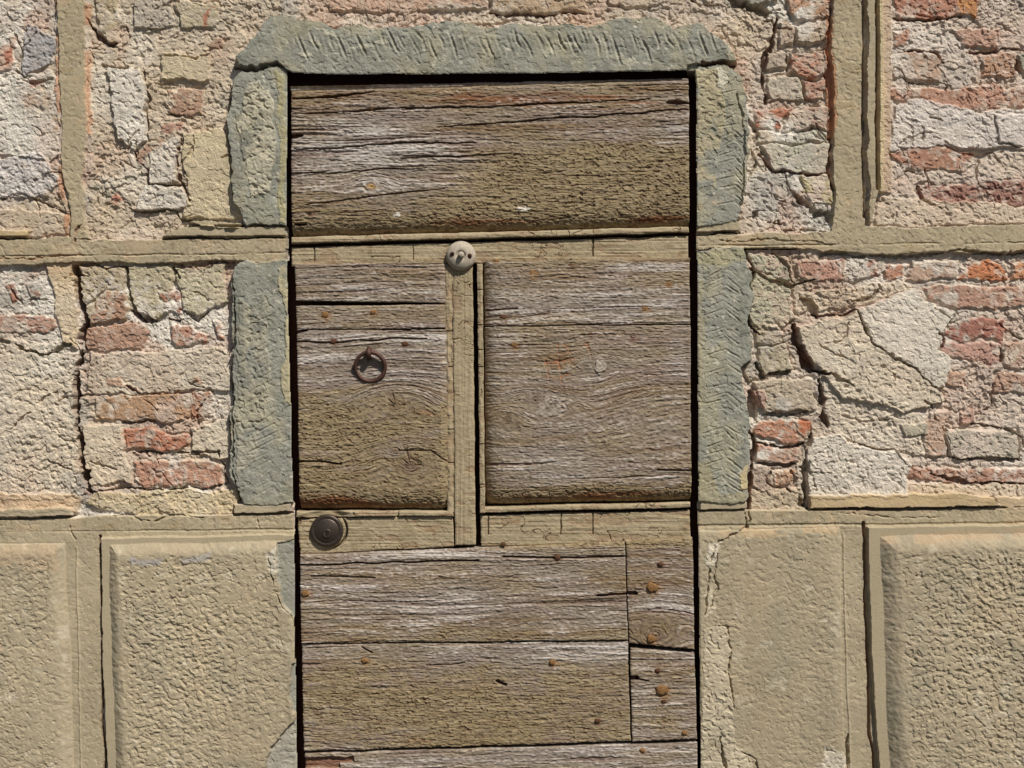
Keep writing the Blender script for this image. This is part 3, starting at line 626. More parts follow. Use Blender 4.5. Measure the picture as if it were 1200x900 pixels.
VW = world(GX, GY, H).reshape(-1, 3); CW = C.reshape(-1, 3)
idx = np.arange(NX*NY).reshape(NY, NX)
CR = R[:-1, :-1].copy()
solid = (R[:-1, :-1] > 0) & (R[1:, :-1] > 0) & (R[:-1, 1:] > 0) & (R[1:, 1:] > 0)
CR[~solid] = 0
def wall_part(name, rid, mat, parent, label=None):
    m = CR == rid
    j, i = np.nonzero(m)
    F = np.stack([idx[j, i], idx[j+1, i], idx[j+1, i+1], idx[j, i+1]], -1)
    V = [VW]; extra = []; P0 = np.pad(CR, 1)
    base = len(VW)
    # reveal: every edge on the door opening or the wall's end runs back into the wall
    for dj, di, a, b in ((-1, 0, (0, 1), (0, 0)), (1, 0, (1, 0), (1, 1)), (0, -1, (0, 0), (1, 0)), (0, 1, (1, 1), (0, 1))):
        nb = P0[j+1+dj, i+1+di] == 0
        jj, ii = j[nb], i[nb]
        extra.append(np.stack([idx[jj+a[0], ii+a[1]], idx[jj+b[0], ii+b[1]]], -1))
    E = np.concatenate(extra)
    used, inv = np.unique(np.concatenate([F.ravel(), E.ravel()]), return_inverse=True)
    F2 = inv[:F.size].reshape(-1, 4); E2 = inv[F.size:].reshape(-1, 2)
    eu, einv = np.unique(E2.ravel(), return_inverse=True)
    Vv = VW[used]; Cv = CW[used]
    if len(eu):
        back = Vv[eu].copy(); back[:, 1] = .14; inner = np.abs(back[:, 0]) < .6; b2 = Vv[eu]; sx = np.sign(b2[:, 0]+.05)
        if name == 'lintel': back[:, 2] += .055  # reveal undercut on purpose, so the gaps round the door look black
        else: back[:, 0] += np.where(inner, sx*.03, 0)
        bi = einv.reshape(-1, 2)+len(Vv)
        F2 = np.concatenate([F2, np.stack([E2[:, 0], E2[:, 1], bi[:, 1], bi[:, 0]], -1)])
        Cv = np.concatenate([Cv, Cv[eu]]); Vv = np.concatenate([Vv, back])
    Vv = Vv-0
    o = mesh_np(name, Vv, F2, Cv, mat, parent)
    if label: o['label'] = label
    return o
wall = empty('building_wall', 600, 1200, 'weathered building wall of crumbling brick, mortar and beige plaster blocks around the door', 'wall')
for k, lb in ((1, 'pale rough masonry left of the upper left channel'), (2, 'cream rubble masonry above and beside the stone lintel'), (3, 'pinkish brick masonry right of the upper right channel'),
              (4, 'whitish rough masonry left of the long vertical crack'), (5, 'brick and mortar masonry between the long crack and the door'), (6, 'cracked brick and plaster masonry right of the door'), (7, 'brick masonry above the picture')):
    wall_part('masonry', k, M_MAS, wall, lb)
wall_part('plaster_band', 10, M_PNT, wall, 'smooth beige plaster channels and raised fillets')
for k, lb in ((11, 'faded plaster block at lower left corner'), (12, 'stippled plaster block left of the door'), (13, 'flat finely pitted plaster block right of the door'), (14, 'coarse stippled plaster block at lower right corner')):
    wall_part('plaster_block', k, M_STU, wall, lb)
sur = empty('door_surround', 575, 1195, 'grey chiselled sandstone surround with lintel and side blocks framing the wooden door', 'door surround')
for nme, k, lb in (('lintel', 20, 'long ragged grey stone lintel with slanting tool marks'), ('jamb_stone', 21, 'upper left jamb stone with lime skin'), ('jamb_stone', 22, 'lower left jamb stone'),
                   ('jamb_stone', 23, 'upper right jamb stone'), ('jamb_stone', 24, 'lower right jamb stone with herringbone tool marks')):
    wall_part(nme, k, M_STO, sur, lb)
# closing core behind the relief
def box_obj(name, x0, x1, y0, y1, z0, z1, mat, parent=None):
    V = np.array([(x, y, z) for x in (x0, x1) for y in (y0, y1) for z in (z0, z1)], float)
    F = np.array([(0, 1, 3, 2), (4, 6, 7, 5), (0, 4, 5, 1), (2, 3, 7, 6), (0, 2, 6, 4), (1, 5, 7, 3)])
    return mesh_np(name, V, F, np.tile(A(160, 148, 130), (8, 1)), mat, parent)
box_obj('wall_core', -2.2, 2.2, .14, .4, 0, 3.29, M_MAS, wall)

# ------------------------------------------------------------------ the door
WG = A(134, 120, 103); WB = A(122, 100, 76); SIL = A(182, 174, 166); OLV = A(137, 121, 89); RST = A(118, 74, 44); LT = A(156, 140, 114); PUR = A(134, 117, 110)
def bil(c, u, v):
    c = np.array(c, np.float32); TL, TR, BR, BL = c
    return tuple((TL[k]*(1-u)+TR[k]*u)*(1-v)+(BL[k]*(1-u)+BR[k]*u)*v for k in (0, 1))
NL_ = [(764, 687, 7, 7.6, 0), (773, 660, 3.2, 7, 1), (762, 747, 5.6, 7.4, 0), (770, 784, 3.4, 6.2, 1), (775, 807, 7.2, 6.8, 0), (777, 820, 3, 6, 1), (801, 857, 3, 6.2, 0), (700, 843, 3.6, 6, 1), (647, 775, 4, 6, 0),
       (428, 773, 3.8, 6, 0), (359, 694, 4.6, 7.2, 0), (382, 369, 4.6, 6, 0), (438, 366, 3.8, 6, 0), (392, 400, 4, 6.2, 1), (475, 403, 4, 6.2, 1),
       (624, 320, 4, 6, 0), (669, 312, 4, 6, 1), (782, 333, 3.4, 6, 0), (590, 372, 4, 6, 1), (755, 362, 4, 6, 0), (603, 404, 4.4, 6.2, 0), (692, 391, 3.4, 5.6, 1), (742, 396, 4, 6.2, 1),
       (582, 306, 3, 3, 0), (590, 637, 3, 6.6, 1), (653, 652, 4, 7, 1), (436, 128, 3.2, 7, 0), (459, 126, 2.4, 7, 1), (366, 251, 4, 6, 1), (752, 877, 3.6, 6.4, 0), (362, 115, 2, 7, 1)]
def wood(P, Q, o):
    sd = o.get('seed', 1)
    f = Q+.013*(P-600)+5*fb(P/240, Q/70, sd)+1.2*gn(P/50, Q/14, sd+1)
    spk = gn(P/2.6, Q/1.9, sd+42)
    for kx, ky, r in o.get('knots', []):
        dx = P-kx; dy = Q-ky
        w_ = np.exp(-(dx/(2.6*r))**2-(dy/(1.5*r))**2)
        f = f+np.sign(dy)*r*.9*np.exp(-(dx/(3.2*r))**2)*np.exp(-np.abs(dy)/(3*r))*-1
        f = f*(1-w_)+(ky+1.3*np.hypot(dx*.7, dy))*w_
    for xa, xb, y0, am in o.get('swoop', []):
        f = f-am*ss(xa, xb, P)*np.exp(-((Q-y0)/45)**2)
    g1 = gn(P/130, f/4.4, sd+2); g2 = gn(P/60, f/2.1, sd+3); g3 = gn(P/22, f/1.3, sd+4)
    fib = gn(P/5, f/1.3, sd+41); spk = gn(P/2.6, Q/1.9, sd+42)
    am = o.get('amp', 1.)*.9
    film = o['film'](P, Q) if 'film' in o else np.zeros_like(P)
    film = ss(.0, .75, film+.45*fb(P/26, Q/9, sd+5, 4)+.22*spk)
    pit = .6*gn(P/4.6, Q/2.5, sd+6)+.6*gn(P/2.4, Q/1.8, sd+61)
    hg = ss(-.2, .6, fb(P/110, Q/40, sd+43))
    h = am*(.42*g1+.45*g2+.36*g3)*(1-.55*film)*(.3+.75*hg)+film*(.35*pit-1.2*ss(.22, .55, pit))+.36*am*fib+.3*spk-.8*am*ss(.45, .8, gn(P/11, f/1.8, sd+44))
    ck = ss(.05, .01, np.abs(gn(P/260, f/7.5, sd+7)+.03*gn(P/9, Q/9, sd+45)))*ss(.05, .4, gn(P/70, f/9, sd+8))
    ck = ck*ss(-.1, .3, gn(P/200, Q/60, sd+46))*o.get('cks', .5); h = h-2.2*ck*am
    o_sil = np.clip(o['silver'](P, Q), 0, 1) if 'silver' in o else np.zeros_like(P)
    ln = ss(.42, .7, gn(P/120, f/2.3, sd+48))*ss(.1, .6, o_sil+.35*gn(P/70, f/9, sd+49)); h = h-1.3*ln*am
    C_ = np.empty(P.shape+(3,), np.float32); C_[:] = WG
    C_ = mixc(C_, WB, ss(-.2, .5, .6*g1+.5*fb(P/120, f/11, sd+9)))
    C_ = mixc(C_, PUR, .6*ss(0, .5, fb(P/90, f/14, sd+10)))
    sil = o['silver'](P, Q) if 'silver' in o else np.zeros_like(P)
    sil = sil*1.2+.22*fb(P/110, Q/22, sd+50, 3); C_ = mixc(C_, A(139, 129, 120), .6*ss(-.1, .5, sil+.5*fb(P/90, Q/26, sd+51, 3))); C_ = mixc(C_, SIL, ss(.2, .9, sil+.5*g2+.3*g1+.35*g3+.2*spk-.1)*.75)
    film = np.clip(film+.45*ss(-.35, .45, fb(P/60, f/12, sd+47, 3)-.5*o_sil), 0, 1); C_ = mixc(C_, OLV, film*.8)
    C_ = mixc(C_, LT, film*.5*ss(.1, .6, fb(P/7, Q/4, sd+11)))
    C_ = mixc(C_, WB*.75, film*.75*ss(.05, .5, pit))
    rst = o['rust'](P, Q) if 'rust' in o else np.zeros_like(P)
    C_ = mixc(C_, A(96, 66, 56), ln*.55)
    C_ = mixc(C_, RST, ss(.3, 1.0, rst+.6*fb(P/50, f/4, sd+12))*.85)
    C_ = mixc(C_, A(74, 46, 40), ck*.8)
    x0_, x1_, y0_, y1_ = P.min(), P.max(), Q.min(), Q.max(); sn = .5*gn(P/3.5, Q/2.2, 501)+.35*gn(P/9, Q/4, 502)
    for x_, y_, r_, h_, m_ in NL_:
        if x0_ < x_ < x1_ and y0_ < y_ < y1_:
            b_ = blob(P, Q, x_+r_*.4, y_+r_*.25, r_*1.9, r_*1.15)+.5*blob(P, Q, x_, y_+r_, r_*.8, r_*1.6)
            C_ = mixc(C_, A(132, 92, 50) if not m_ else A(98, 66, 44), .5*ss(.3, .9, b_+.5*sn))
    for kx, ky, r in o.get('knots', []):
        C_ = mixc(C_, A(104, 82, 62), .55*np.exp(-((P-kx)**2+(Q-ky)**2)/(r*.75)**2))
    C_ = mixc(C_, SIL, .5*ss(.35, .8, fib*.6+.5*spk+.3*g2)*(1-film)); C_ = mixc(C_, WB*.7, .38*ss(.3, .8, -.5*fib-.5*spk-.3*g3))
    C_ *= (1+.12*g3+.10*g2+.12*spk)[..., None]
    return h, C_
def relief(name, corners, fn, mat, parent, label=None, step=.72, back=-22, edge=.7, bow=0):
    c = np.array(corners, float)
    wd = max(np.hypot(*(c[1]-c[0])), np.hypot(*(c[2]-c[3]))); ht = max(np.hypot(*(c[3]-c[0])), np.hypot(*(c[2]-c[1])))
    nx = max(3, int(wd/step)+1); ny = max(3, int(ht/step)+1)
    U, Vv = np.meshgrid(np.linspace(0, 1, nx), np.linspace(0, 1, ny))
    P, Q = bil(c, U, Vv)
    P = P+edge*gn(P/23, Q/23, 301)*.7+edge*.5*gn(P/5, Q/5, 302); Q = Q+edge*gn(P/30, Q/23, 303)*.8+edge*.4*gn(P/5, Q/4, 304)
    dl, dr, dt, db = U*wd, (1-U)*wd, Vv*ht, (1-Vv)*ht
    h, col = fn(P, Q, dl, dr, dt, db)
    e = np.minimum(np.minimum(dl, dr), np.minimum(dt, db)); h = h-.9*np.exp(-e/.9)
    P = np.pad(P, 1, 'edge'); Q = np.pad(Q, 1, 'edge'); h = np.pad(h, 1, constant_values=back)
    col = np.pad(col, ((1, 1), (1, 1), (0, 0)), 'edge')
    n_y, n_x = P.shape; ii = np.arange(n_x*n_y).reshape(n_y, n_x)
    F = np.stack([ii[:-1, :-1], ii[1:, :-1], ii[1:, 1:], ii[:-1, 1:]], -1).reshape(-1, 4)
    o = mesh_np(name, world(P, Q, h).reshape(-1, 3), F, col.reshape(-1, 3), mat, parent)
    if label: o['label'] = label
    return o
def blob(P, Q, x, y, rx, ry): return np.exp(-((P-x)/rx)**2-((Q-y)/ry)**2)

door = empty('wooden_door', 575, 1195, 'old weathered wooden door with split panels, iron ring pull and plank lower half', 'door')
relief('dark_backing', [(316, 62), (838, 60), (842, 1215), (334, 1215)], lambda P, Q, a, b, c, d: (np.full(P.shape, -20.) , np.tile(A(70, 42, 36), P.shape+(1,))), M_WOO, door, step=12, back=-40, edge=0)  # dark sheet added behind the boards so no light shows through the gaps

def top_board(P, Q, dl, dr, dt, db):
    o = dict(seed=20, amp=1.25, knots=[(436, 220, 7), (745, 177, 5)],
             film=lambda P, Q: -.45+1.1*ss(430, 620, P)*ss(130, 190, Q)+.9*ss(225, 262, Q)-.4*ss(130, 110, Q),
             silver=lambda P, Q: .85*blob(P, Q, 400, 178, 110, 40)+.35*blob(P, Q, 500, 185, 120, 20)+.5*blob(P, Q, 790, 155, 30, 25)-.1,
             rust=lambda P, Q: .75*blob(P, Q, 620, 118, 240, 14)+.7*blob(P, Q, 570, 262, 80, 7)+.75*blob(P, Q, 770, 256, 40, 8)+.4*blob(P, Q, 340, 190, 10, 80))
    h, c = wood(P, Q, o)
    prof = 8.6-14*np.exp(-db/7.5)-.8*np.exp(-dt/4)
    h = h+prof
    for pts, wd_, dp in (([(345, 176), (480, 170), (560, 168)], 1.6, 5), ([(520, 150), (640, 141), (806, 130)], 2.2, 6), ([(345, 136), (420, 132), (520, 128), (640, 124), (760, 117)], 1.8, 5), ([(345, 118), (440, 110)], 2.2, 5), ([(780, 123), (806, 122)], 5, 5),
                         ([(342, 205), (420, 202), (500, 198)], 1.4, 4), ([(340, 162), (356, 161)], 7, 6), ([(340, 130), (356, 129)], 3, 6), ([(346, 264), (360, 264)], 3.5, 9), ([(470, 188), (540, 184), (600, 180)], 1.3, 4), ([(360, 240), (470, 228), (520, 222)], 1.3, 3)):
        d, t_ = sdline(P+1.5*gn(P/25, Q/25, 9), Q+1.6*gn(P/30, Q/30, 10)+.7*gn(P/8, Q/8, 12), pts); wv = wd_*.62*(.45+.75*np.sin(np.pi*np.clip(t_*.9+.1, 0, .99)))*(1+.7*gn(P/16, Q/16, 13)); a = ss(wv*.5+.6, wv*.5-.4, d)
        h = h-dp*a; c = mixc(c, A(80, 48, 40), a*.8)
    a = blob(P, Q, 614, 246, 9, 3)+.9*blob(P, Q, 466, 253, 5, 3); c = mixc(c, A(200, 192, 178), ss(.3, .6, a+.3*gn(P/3, Q/2, 3)))
    c = mixc(c, A(170, 130, 70), ss(.4, .9, blob(P, Q, 436, 220, 9, 5)+.2*gn(P/4, Q/3, 4))*.8)
    return h, c
relief('top_board', [(342.5, 109), (806, 96), (807, 266), (343.5, 277)], top_board, M_WOO, door, 'wide weathered top board, silvery on the left and olive on the right')
def ledge(P, Q, dl, dr, dt, db):
    h, c = wood(P, Q, dict(seed=33, amp=.8, silver=lambda P, Q: .35+0*P))
    return h+5.5-3*ss(540, 440, P)*ss(5, 3, db)*1., c
relief('top_strip', [(341, 102.5), (806, 93), (806, 95.6), (341, 107.5)], ledge, M_WOO, door, 'thin grey splintered strip above the top board')

def painted(seed, prof, joints=(), worn=0., rail=False):
    def fn(P, Q, dl, dr, dt, db):
        h = prof(P, Q, dl, dr, dt, db)+.35*fb(P/9, Q/9, seed)+.35*fb(P/4, Q/3, seed+1)+.4*gn(P/60, Q/60, seed+2)
        c = np.empty(P.shape+(3,), np.float32); c[:] = A(158, 143, 115)
        gr = gn(P/1.7, Q/45, seed+20) if seed in (43, 44, 45) else gn(P/45, Q/1.7, seed+20)
        h = h+.35*gr; c *= (1+.09*fb(P/20, Q/10, seed+3)+.07*gn(P/3, Q/3, seed+4)+.07*gr)[..., None]
        c = mixc(c, A(138, 124, 96), .5*ss(.0, .5, fb(P/30, Q/30, seed+21)))
        wr = ss(.26, .36, fb(P/24, Q/10, seed+5, 5)+worn)
        c = mixc(c, A(146, 122, 96), wr*.6); h = h-.45*wr
        dk = ss(.35, .55, fb(P/14, Q/9, seed+6, 3)); c = mixc(c, A(126, 100, 72), dk*.5)
        ck = ss(.06, .015, np.abs(gn(P/13+1.5*gn(P/9, Q/9, seed+9), Q/17, seed+7)))*ss(.05, .35, gn(P/40, Q/30, seed+8)); h = h-1.3*ck; c = mixc(c, A(96, 72, 52), ck*.7)
        for pts, wd_ in joints:
            d, t_ = sdline(P+.8*gn(P/6, Q/6, 9), Q, pts); a = ss(wd_*.35+.6, wd_*.35-.4, d); h = h-2.6*a; c = mixc(c, A(100, 80, 60), a*.6)
        return h, c
    return fn
relief('moulding', [(343, 278), (806, 266), (806, 272.5), (343, 285.5)], painted(40, lambda P, Q, a, b, c, d: 5.6-1.4*np.exp(-c/1.5), worn=.12), M_WPA, door, 'narrow beige bead under the top board')
relief('rail', [(342, 290), (806, 276.5), (806, 304), (342, 312)], painted(41, lambda P, Q, a, b, c, d: .6+0*P, [([(368, 286), (369, 306)], 1.8), ([(484, 288), (484, 305)], .9), ([(695, 272), (694, 300)], 2.2)], worn=.12), M_WPA, door, 'flat beige upper rail behind the round bell plate')
relief('rail', [(349, 608), (530.5, 604.5), (532.5, 640), (352, 650)], painted(42, lambda P, Q, a, b, c, d: .8-7*ss(1.2, .2, np.abs(np.hypot(P-385, Q-621)-21.5)/1.6)*ss(.1, .5, (P-385)/21)*ss(-16, -8, Q-621-10*0)+1.2*ss(28, 24, np.hypot(P-384, Q-622))*0, [], worn=.12), M_WPA, door, 'flaking beige lock rail left of the upright')
relief('rail', [(563, 604), (808, 598), (810, 634), (564, 640)], painted(49, lambda P, Q, a, b, c, d: .8+0*P, [([(658, 600), (657, 626)], 1.5), ([(695, 600), (695, 626)], 1.3), ([(572, 606), (572, 626)], 1.6)], worn=.12), M_WPA, door, 'beige lock rail right of the upright')
relief('stile', [(531, 306), (554, 306), (557.5, 638), (533.5, 638)], painted(43, lambda P, Q, a, b, c, d: 3.6+0*P-.6*np.exp(-b/2)), M_WPA, door, 'smooth beige upright between the two panels')
relief('moulding', [(521, 312), (531.5, 312), (533.5, 600), (524, 600)], painted(44, lambda P, Q, a, b, c, d: 2.2+1.0*np.sin(np.clip(a/8, 0, 1)*3.1)+.8*gn(P/3, Q/7, 5), [([(522, y), (534, y)], 1.2) for y in (388, 430, 503, 542)], worn=.2), M_WPA, door, 'chipped bead right of the left panel')
relief('moulding', [(559.5, 310), (565.5, 310), (568.5, 600), (563, 600)], painted(45, lambda P, Q, a, b, c, d: 8.2+.4*gn(P/3, Q/7, 6), [([(558, y), (570, y)], 1.1) for y in (340, 381, 410, 430, 520)], worn=.1), M_WPA, door, 'thin bead left of the right panel')
relief('moulding', [(348, 598.5), (531, 598), (532, 604), (348, 605.5)], painted(46, lambda P, Q, a, b, c, d: 4.6-7*ss(3.2, 1.2, np.hypot((P-385)/9, (Q-603)/2.4)*1.)-1.2*np.exp(-c/1.5)-4*ss(2.4, .8, np.abs(P-466)), worn=.1), M_WPA, door, 'bead under the left panel, chipped above the lock')
relief('moulding', [(566, 594), (808, 588), (808, 594), (566, 600)], painted(47, lambda P, Q, a, b, c, d: 4.8-1.2*np.exp(-c/1.5), worn=.05), M_WPA, door, 'bead under the right panel')

def left_wood(P, Q):
    return wood(P, Q, dict(seed=50, amp=1.15, knots=[(465, 475, 13), (482, 545, 17), (385, 489, 5), (464, 528, 5)],
        film=lambda P, Q: -.35+.75*ss(430, 500, Q)+.6*ss(560, 590, Q)+.25*ss(385, 375, Q)*ss(350, 358, Q)+.35*blob(P, Q, 400, 480, 60, 50)+.3*ss(505, 528, P),
        silver=lambda P, Q: .25*ss(460, 440, Q)*ss(385, 392, Q)+.35*blob(P, Q, 440, 345, 100, 20)+.4*blob(P, Q, 500, 395, 40, 8)+.25*blob(P, Q, 365, 375, 20, 10),
        rust=lambda P, Q: .85*blob(P, Q, 400, 590, 120, 10)+.3*blob(P, Q, 350, 500, 8, 100)+.3*blob(P, Q, 500, 485, 25, 6)))
def lp(lv, bot=False):
    def fn(P, Q, dl, dr, dt, db):
        h, c = left_wood(P, Q)
        er = 527-P+.01*(Q-450)
        h = h+lv-5.5*ss(11, 0, er)-.5*np.exp(-dl/3)
        if bot:
            h = h-14*np.exp(-db/8)
            for pts, wd_, dp in (([(350, 541), (375, 541), (400, 543)], 1.5, 4), ([(468, 527), (505, 527), (525, 540)], 1.1, 2.5), ([(348, 391), (360, 388)], 3, 4), ([(348, 402), (400, 401), (470, 397), (500, 398)], 1.4, 3)):
                d, t_ = sdline(P, Q+1.3*gn(P/20, Q/20, 11), pts); a = ss(wd_*.5+.8, wd_*.5-.4, d); h = h-dp*a; c = mixc(c, A(70, 46, 36), a*.8)
            # radial checks round the knot
            for kx, ky, r in ((482, 545, 17), (465, 475, 12)):
                an = np.arctan2(Q-ky, P-kx); rad = np.hypot(P-kx, Q-ky); sp = ss(.45, .75, gn(an*3.2, rad/30, 14))*ss(r*1.5, r*.8, rad)*ss(1, 4, rad)
                h = h-1.8*sp; c = mixc(c, A(92, 70, 50), .6*sp)
        return h, c
    return fn
relief('panel_board', [(346, 310), (528, 308), (527, 356), (348, 352)], lp(6.2), M_WOO, door, 'top split board of the left panel, grey and grooved')
relief('panel_board', [(348, 359), (527, 357.5), (527, 384), (349, 387)], lp(6.2), M_WOO, door, 'narrow pale board of the left panel between two splits')
relief('panel_board', [(349, 388), (527, 386), (526, 597), (352, 596)], lp(6.6, True), M_WOO, door, 'tall lower board of the left panel carrying the iron ring')

RUNES = [([(653.5, 402), (655, 425), (658, 448)], 1.3), ([(640, 423), (642, 438), (644, 450)], 1.2), ([(641, 420), (655, 424), (668, 420), (678, 421)], 1.2), ([(642, 426), (656, 427)], 1.0), ([(660, 404), (666, 408), (669, 415)], 1.0), ([(684, 405), (688, 403)], 3.2), ([(688, 404), (692, 416), (693, 422)], 1.5), ([(657, 441), (662, 438), (669, 439)], 2.0), ([(640, 423), (638, 428)], 1.4), ([(664, 420), (672, 428), (680, 434)], .8)]
def right_panel(lv, bot):
    def fn(P, Q, dl, dr, dt, db):
        h, c = wood(P, Q, dict(seed=70, amp=1.15, knots=[(628, 468, 8), (659, 478, 7), (702, 430, 8), (594, 492, 6)], swoop=[(640, 800, 470, -26), (640, 560, 460, -6)],
            film=lambda P, Q: -.65+.6*blob(P, Q, 770, 360, 60, 22)+.75*ss(500, 570, Q)*ss(560, 700, P+.5*Q-200)+.8*ss(562, 580, Q)+.45*blob(P, Q, 700, 488, 120, 22)+.7*ss(322, 312, Q)+.4*blob(P, Q, 620, 380, 60, 6),
            silver=lambda P, Q: .35*blob(P, Q, 690, 355, 120, 22)+.4*blob(P, Q, 760, 314, 60, 6)+.35*blob(P, Q, 600, 408, 30, 12)+.3*blob(P, Q, 640, 548, 70, 25)+.3*blob(P, Q, 795, 420, 14, 50)+.35*blob(P, Q, 695, 432, 14, 16)+.3*blob(P, Q, 780, 555, 40, 8)+.08,
            rust=lambda P, Q: .75*blob(P, Q, 690, 580, 160, 8)+.4*blob(P, Q, 660, 425, 28, 26)+.5*blob(P, Q, 740, 486, 40, 5)))
        h = h+lv-13*np.exp(-(P-567-.011*(Q-450))/7.)
        if bot: h = h-14*np.exp(-db/8.)
        for pts, wd_ in RUNES:
            d, t_ = sdline(P+.5*gn(P/4, Q/4, 21), Q, pts); a = ss(wd_*.5+1.1, wd_*.5-.5, d)
            h = h-.5*a; c = mixc(c, A(158, 98, 62), a*.6*ss(-.35, .3, gn(P/4, Q/2, 22)))
        aa = ss(.35, .7, blob(P, Q, 703, 430, 7, 12)+.35*gn(P/3, Q/4, 91)); c = mixc(c, A(192, 184, 170), aa*.45); h = h+1.0*aa
        for pts, wd_, dp, cc in (([(770, 550), (808, 551)], 1.4, 4, None), ([(570, 364), (606, 362)], 1.4, 3, None)):
            d, t_ = sdline(P, Q, pts); a = ss(wd_*.5+.7, wd_*.5-.4, d)*(dp > 0); h = h-dp*a; c = mixc(c, A(74, 48, 36), a*.8)
        return h, c
    return fn
relief('panel_board', [(567, 308), (807, 303), (808, 379.5), (568, 382)], right_panel(7.0, False), M_WOO, door, 'upper board of the right panel, grey with a thin tan edge')
relief('panel_board', [(568, 383.4), (808, 381), (809, 586), (569, 591.5)], right_panel(7.2, True), M_WOO, door, 'large lower board of the right panel with faint rust scratches')

def plank(seed, lv, knots=(), film=None, silver=None, rust=None, extra=None, bottom=0, top=0, cracks=()):
    def fn(P, Q, dl, dr, dt, db):
        o = dict(seed=seed, amp=1.2, knots=list(knots))
        if film: o['film'] = film
        if silver: o['silver'] = silver
        if rust: o['rust'] = rust
        h, c = wood(P, Q, o)
        h = h+lv-top*np.exp(-dt/3)-bottom*np.exp(-db/3)
        for pts, wd_, dp in cracks:
            d, t_ = sdline(P+1*gn(P/14, Q/14, 15), Q+1.2*gn(P/22, Q/22, 16), pts); a = ss(wd_*.5+.8, wd_*.5-.4, d); h = h-dp*a; c = mixc(c, A(70, 44, 36), a*.8)
        if extra: h, c = extra(P, Q, h, c)
        return h, c
    return fn
relief('plank', [(352.5, 650), (732, 634), (735, 748.5), (354.5, 752.5)], plank(80, 6.5,
    film=lambda P, Q: -.5+.9*ss(500, 600, P)*ss(646, 634, Q-.0*P)+.55*ss(715, 745, Q)+.25*blob(P, Q, 640, 690, 90, 10)+.2*ss(700, 740, Q)+.7*blob(P, Q, 640, 636, 90, 6),
    silver=lambda P, Q: -.02+.12*ss(690, 660, Q)+.5*blob(P, Q, 460, 702, 130, 14)+.4*blob(P, Q, 690, 706, 80, 14)+.45*blob(P, Q, 490, 648, 60, 7)+.3*blob(P, Q, 720, 645, 60, 6)+.15*blob(P, Q, 600, 730, 200, 12),
    rust=lambda P, Q: .25*blob(P, Q, 500, 660, 200, 8)+0*P, cracks=(([(350, 661), (480, 658), (560, 657)], 1.6, 4), ([(590, 652), (660, 652), (732, 651)], 1.6, 4), ([(366, 674), (440, 676)], 1.2, 3), ([(700, 696), (733, 695)], 2, 4)), top=1.5), M_WOO, door, 'uppermost long plank with pale horizontal grain')
relief('plank', [(733.6, 634), (811, 629), (813, 759.5), (736.4, 752)], plank(81, 6.3, knots=[(768, 742, 20)],
    film=lambda P, Q: -.4+.8*ss(646, 638, Q)+.7*blob(P, Q, 775, 735, 36, 16), silver=lambda P, Q: .4*blob(P, Q, 780, 705, 45, 12)+.3*blob(P, Q, 780, 645, 45, 5),
    cracks=(([(736, 694), (744, 694)], 4.5, 6),), top=1.5), M_WOO, door, 'short plank end with curved grain and orange nail stains')
relief('plank', [(354.5, 754.5), (735, 750.5), (739, 867), (357, 879)], plank(82, 5.2,
    film=lambda P, Q: .28+.35*blob(P, Q, 520, 830, 160, 40)-.6*ss(785, 755, Q), silver=lambda P, Q: .35*ss(790, 755, Q)+.2*ss(600, 720, P)*ss(800, 760, Q)+.2*ss(375, 356, P),
    rust=lambda P, Q: .3*blob(P, Q, 460, 865, 90, 10)+.3*blob(P, Q, 415, 845, 10, 8), cracks=(([(582, 797), (592, 801)], 3, 5), ([(425, 758), (436, 764)], 1.6, 3), ([(500, 778), (545, 776)], 1, 2))), M_WOO, door, 'second long plank, olive and speckled')
relief('plank', [(738, 758), (813, 764), (816, 864.5), (741, 867)], plank(83, 5.4,
    film=lambda P, Q: -.1+.5*blob(P, Q, 780, 840, 60, 22)+.25*blob(P, Q, 790, 790, 50, 30), silver=lambda P, Q: .3*ss(785, 760, Q)+.1,
    cracks=(([(737, 794), (746, 794)], 5, 6), ([(746, 795), (760, 797)], 1.5, 3))), M_WOO, door, 'second short plank end with a large orange nail head')
def chip(P, Q, h, c):
    a = ss(0, -2, sdpoly(P+1.5*gn(P/8, Q/8, 3), Q+1*gn(P/9, Q/9, 4), [(340, 886), (415, 884), (418, 892), (400, 893), (400, 899), (340, 899)]))
    return h-3.5*a, mixc(c, A(112, 70, 50), a*.75)
relief('plank', [(358, 882), (816, 868.5), (819, 984), (361, 996)], plank(84, 6.0, film=lambda P, Q: -.35+0*P, silver=lambda P, Q: .22+.2*blob(P, Q, 600, 885, 200, 8), extra=chip), M_WOO, door, 'third long plank with a reddish chip at its left end')
relief('plank', [(357, 998), (820, 986), (823, 1096), (359, 1106)], plank(86, 5.6, film=lambda P, Q: 0*P, silver=lambda P, Q: .1+0*P), M_WOO, door, 'fourth plank, below the picture', step=2)
relief('plank', [(359, 1108), (823, 1098), (825, 1192), (361, 1198)], plank(87, 5.6, film=lambda P, Q: 0*P, silver=lambda P, Q: .1+0*P), M_WOO, door, 'lowest plank, near the ground', step=2)

